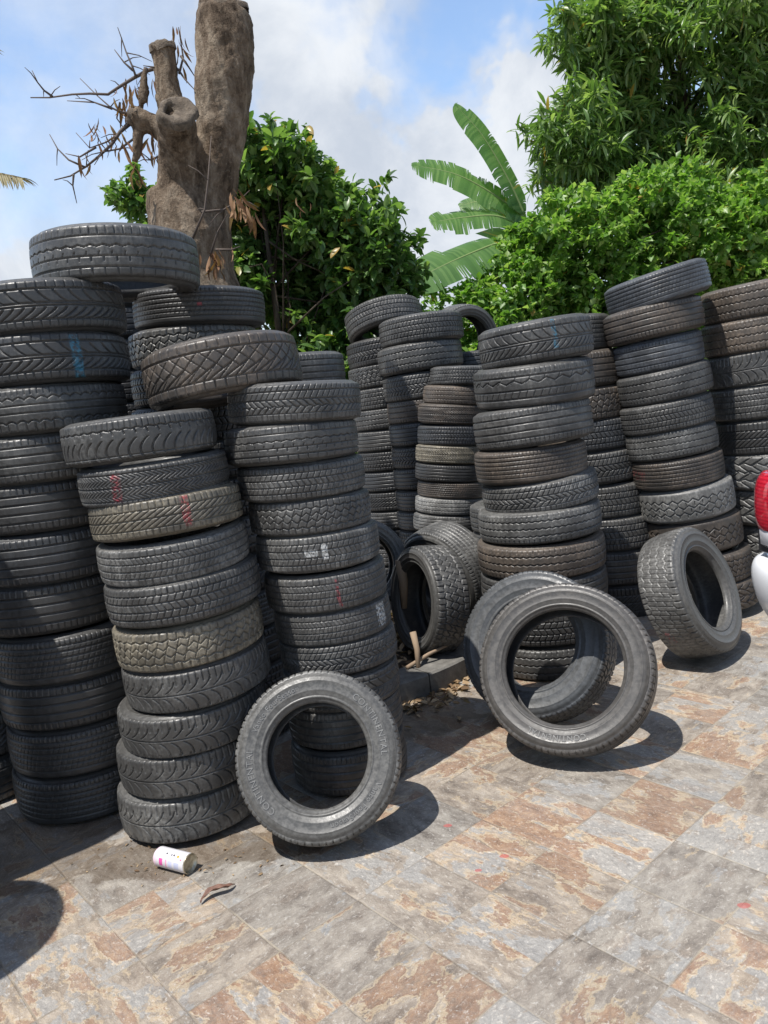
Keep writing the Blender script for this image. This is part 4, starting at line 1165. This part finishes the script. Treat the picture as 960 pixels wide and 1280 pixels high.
def sticks():
    st = simple('sun_bleached_wood', (.30, .22, .15), .9)
    for (p0, p1, Y0, Y1, rr) in [((516, 790), (523, 840), 4.10, 4.02, .018), ((508, 835), (560, 806), 4.02, 4.15, .012), ((500, 700), (505, 760), 4.5, 4.5, .03)]:
        a = at(*p0, Y0); b_ = at(*p1, Y1)
        b = MB(); m_ = a.lerp(b_, .5)+Vector((.01, 0, .012))
        b.tube([a, m_, b_], [rr, rr*.9, rr*.6], 8)
        o = link('stick', b.mesh('stick'), st)
        lab = {516: 'pale broken stick standing in the planter litter', 508: 'dark thin branch lying on the litter by the kerb', 500: 'thick dry stump piece behind the lettered tyre stack'}[p0[0]]
        tag(o, lab, 'stick')
sticks()

# ------------------------------------------------------------------ pickup truck, only its rear corner enters at the right edge
def truck():
    root = tag(empty('pickup_truck', (1.415, 3.02, 0)), 'white pickup truck with red tail light at the right edge', 'truck')
    root.rotation_euler = (0, 0, math.radians(4))
    white = simple('white_car_paint', (.80, .81, .82), .25, 0., .5, .6)
    blk = simple('black_plastic', (.02, .02, .022), .5)
    glass = simple('tinted_window_glass', (.02, .025, .03), .08, 0., .6)
    redm, t, p = mat('red_lens')
    c = t.new('ShaderNodeTexCoord').outputs['Object']
    wv = t.new('ShaderNodeTexWave'); t.l.new(c, wv.inputs['Vector']); wv.inputs['Scale'].default_value = 22.; wv.bands_direction = 'Z'
    t.l.new(t.mix(wv.outputs['Fac'], (.42, .006, .022), (.60, .015, .035)), p.inputs['Base Color']); p.inputs['Roughness'].default_value = .12; p.inputs['Coat Weight'].default_value = 1.
    clearm = simple('clear_lens', (.62, .62, .64), .12, 0., .6, 1.)
    def soft(me_name, b, m, parent, bev=.02, seg=4):
        o = link(me_name, b.mesh(me_name, True), m, parent)
        md = o.modifiers.new('b', 'BEVEL'); md.width = bev; md.segments = seg; md.limit_method = 'ANGLE'; md.angle_limit = math.radians(35)
        o.modifiers.new('n', 'WEIGHTED_NORMAL')
        return o
    # x: 0 = left side of the car, grows to the right; y: 0 = rear end, the front points to -y
    def slab(x0, x1, y0, y1, z0, z1):
        b = MB(); b.box(((x0+x1)/2, (y0+y1)/2, (z0+z1)/2), (x1-x0, y1-y0, z1-z0)); return b
    # bed side with wheel arch (side profile extruded)
    def side_panel(x0, x1):
        prof = [(0.0-.02, .62), (-.02, 1.10), (-1.55, 1.12), (-1.55, .50)]
        arch = [(-.80+.44*math.cos(a), .42+.44*math.sin(a)) for a in np.linspace(math.pi-.15, .15, 14)]
        pts = prof+[(y, z) for y, z in arch]
        b = MB(); n = len(pts)
        vs = [(x0, y, z) for y, z in pts]+[(x1, y, z) for y, z in pts]
        fs = [tuple(range(n)), tuple(range(2*n-1, n-1, -1))]+[(i, (i+1) % n, n+(i+1) % n, n+i)[::-1] for i in range(n)]
        b.add(vs, fs); return b
    soft('bed_side', side_panel(.10, .17), white, root, .015)
    soft('bed_side', side_panel(1.70, 1.77), white, root, .015)
    soft('bed_floor', slab(.17, 1.70, -1.55, -.06, .62, .70), blk, root, .01)
    soft('tailgate', slab(.22, 1.65, -.06, .0, .66, 1.09), white, root, .02)
    cab = MB()
    prof = [(-1.60, .45), (-1.60, 1.14), (-1.78, 1.72), (-2.0, 1.78), (-2.95, 1.76), (-3.55, 1.16), (-4.75, 1.05), (-4.95, .90), (-5.0, .50), (-4.6, .40), (-2.0, .40)]
    n = len(prof); vs = []
    for x, inset in ((.10, 0), (1.77, 1)):
        for y, z in prof:
            dx = .12 if z > 1.3 else 0
            vs.append((x+(dx if not inset else -dx), y, z))
    cab.add(vs, [tuple(range(n)), tuple(range(2*n-1, n-1, -1))]+[(i, (i+1) % n, n+(i+1) % n, n+i)[::-1] for i in range(n)])
    soft('cab', cab, white, root, .05)
    for x in (.135, 1.735):
        w = MB(); pts = [(-1.85, 1.20), (-1.95, 1.66), (-2.85, 1.66), (-3.35, 1.20)]
        s = -1 if x < 1 else 1
        vs = [(x+s*.02-(s*.09 if z > 1.3 else 0), y, z) for y, z in pts]+[(x-s*.03-(s*.09 if z > 1.3 else 0), y, z) for y, z in pts]
        w.add(vs, [(0, 1, 2, 3), (7, 6, 5, 4), (0, 4, 5, 1), (1, 5, 6, 2), (2, 6, 7, 3), (3, 7, 4, 0)])
        link('window', w.mesh('window', False), glass, root)
    # bumper with rounded ends
    bp = MB()
    path = [(.04, -.36), (.025, -.15), (.04, .0), (.09, .09), (.20, .13), (.935, .15), (1.67, .13), (1.79, .09), (1.85, .0), (1.865, -.15), (1.85, -.36)]
    sec = [(-.075, .50), (-.045, .52), (.000, .60), (.018, .70), (.008, .765), (-.03, .785), (-.09, .78), (-.09, .50)]
    vs = []; ns = len(sec)
    for i, (x, y) in enumerate(path):
        p0 = Vector((*path[max(i-1, 0)], 0)); p1 = Vector((*path[min(i+1, len(path)-1)], 0)); tg = (p1-p0).normalized(); nn = Vector((-tg.y, tg.x, 0))
        for (o_, z) in sec:
            low_ = .06*max(0, 1-i/3) if i < 3 else 0
            vs.append((x+nn.x*o_, y+nn.y*o_, z))
    fs = []
    for i in range(len(path)-1):
        for k in range(ns):
            k2 = (k+1) % ns; fs.append((i*ns+k, i*ns+k2, (i+1)*ns+k2, (i+1)*ns+k))
    fs.append(tuple(range(ns))); fs.append(tuple((len(path)-1)*ns+k for k in range(ns-1, -1, -1)))
    bp.add(vs, fs); o = link('bumper', bp.mesh('bumper'), white, root)
    md = o.modifiers.new('s', 'SUBSURF'); md.levels = 2; md.render_levels = 2
    # tail lights wrap round the rear corners
    for s, x in ((1, .06), (-1, 1.81)):
        tl = MB()
        path = [(.018, -.20), (.0, -.10), (.004, -.02), (.03, .03), (.09, .045), (.15, .045)]
        zz = [(.905, .006), (.912, 0.), (.96, -.006), (1.05, -.004), (1.095, .006), (1.112, .022)]
        vs = []; m_ = len(zz)
        for (px_, py_) in path:
            for (z, ins) in zz: vs.append((x+s*(px_+ins), py_-ins*.5, z))
        fs = []
        for i in range(len(path)-1):
            for k in range(m_-1): fs.append((i*m_+k, i*m_+k+1, (i+1)*m_+k+1, (i+1)*m_+k))
        tl.add(vs, fs)
        t_o = link('tail_light', tl.mesh('tail_light'), redm, root)
        t_o.modifiers.new('s', 'SUBSURF').render_levels = 2; sd = t_o.modifiers.new('t', 'SOLIDIFY'); sd.thickness = .03; sd.offset = 0
        rl = MB(); vs = []
        zz2 = [(.835, .016), (.843, .006), (.890, .004), (.900, .010)]
        for (px_, py_) in path:
            for (z, ins) in zz2: vs.append((x+s*(px_+ins), py_-ins*.5, z))
        fs = [(i*4+k, i*4+k+1, (i+1)*4+k+1, (i+1)*4+k) for i in range(len(path)-1) for k in range(3)]
        rl.add(vs, fs); r_o = link('reverse_lens', rl.mesh('reverse_lens'), clearm, t_o); sd = r_o.modifiers.new('t', 'SOLIDIFY'); sd.thickness = .02; sd.offset = 0
        soft('light_housing', slab(min(x+s*.012, x+s*.14), max(x+s*.012, x+s*.14), -.215, .02, .80, 1.105), blk, root, .01)
    rimm = simple('alloy_wheel', (.45, .46, .47), .35, .9)
    for x, y in ((.18, -.80), (1.69, -.80), (.18, -4.0), (1.69, -4.0)):
        w = empty('wheel', (x, y, .36)); w.parent = root
        w.rotation_euler = (0, math.pi/2, 0)
        te, (s1, s2), li = tyre_meshes('terrain', .63)
        for nm, me in (('tyre', te), ('sidewall', s1), ('sidewall', s2)):
            o = link(nm, me, None, w); o.scale = (.36/R0, .36/R0, .24/W0); o.color = (*GREY, .2)
        rmv, rf = lathe([(.0, .03), (.05, .05), (.07, .03), (.17, .05), (.205, .085), (.225, .09), (.225, -.09), (.205, -.085), (.15, -.05), (.0, -.03)], 40)
        link('rim', mesh_np('rim', rmv, rf), rimm, w)
truck()
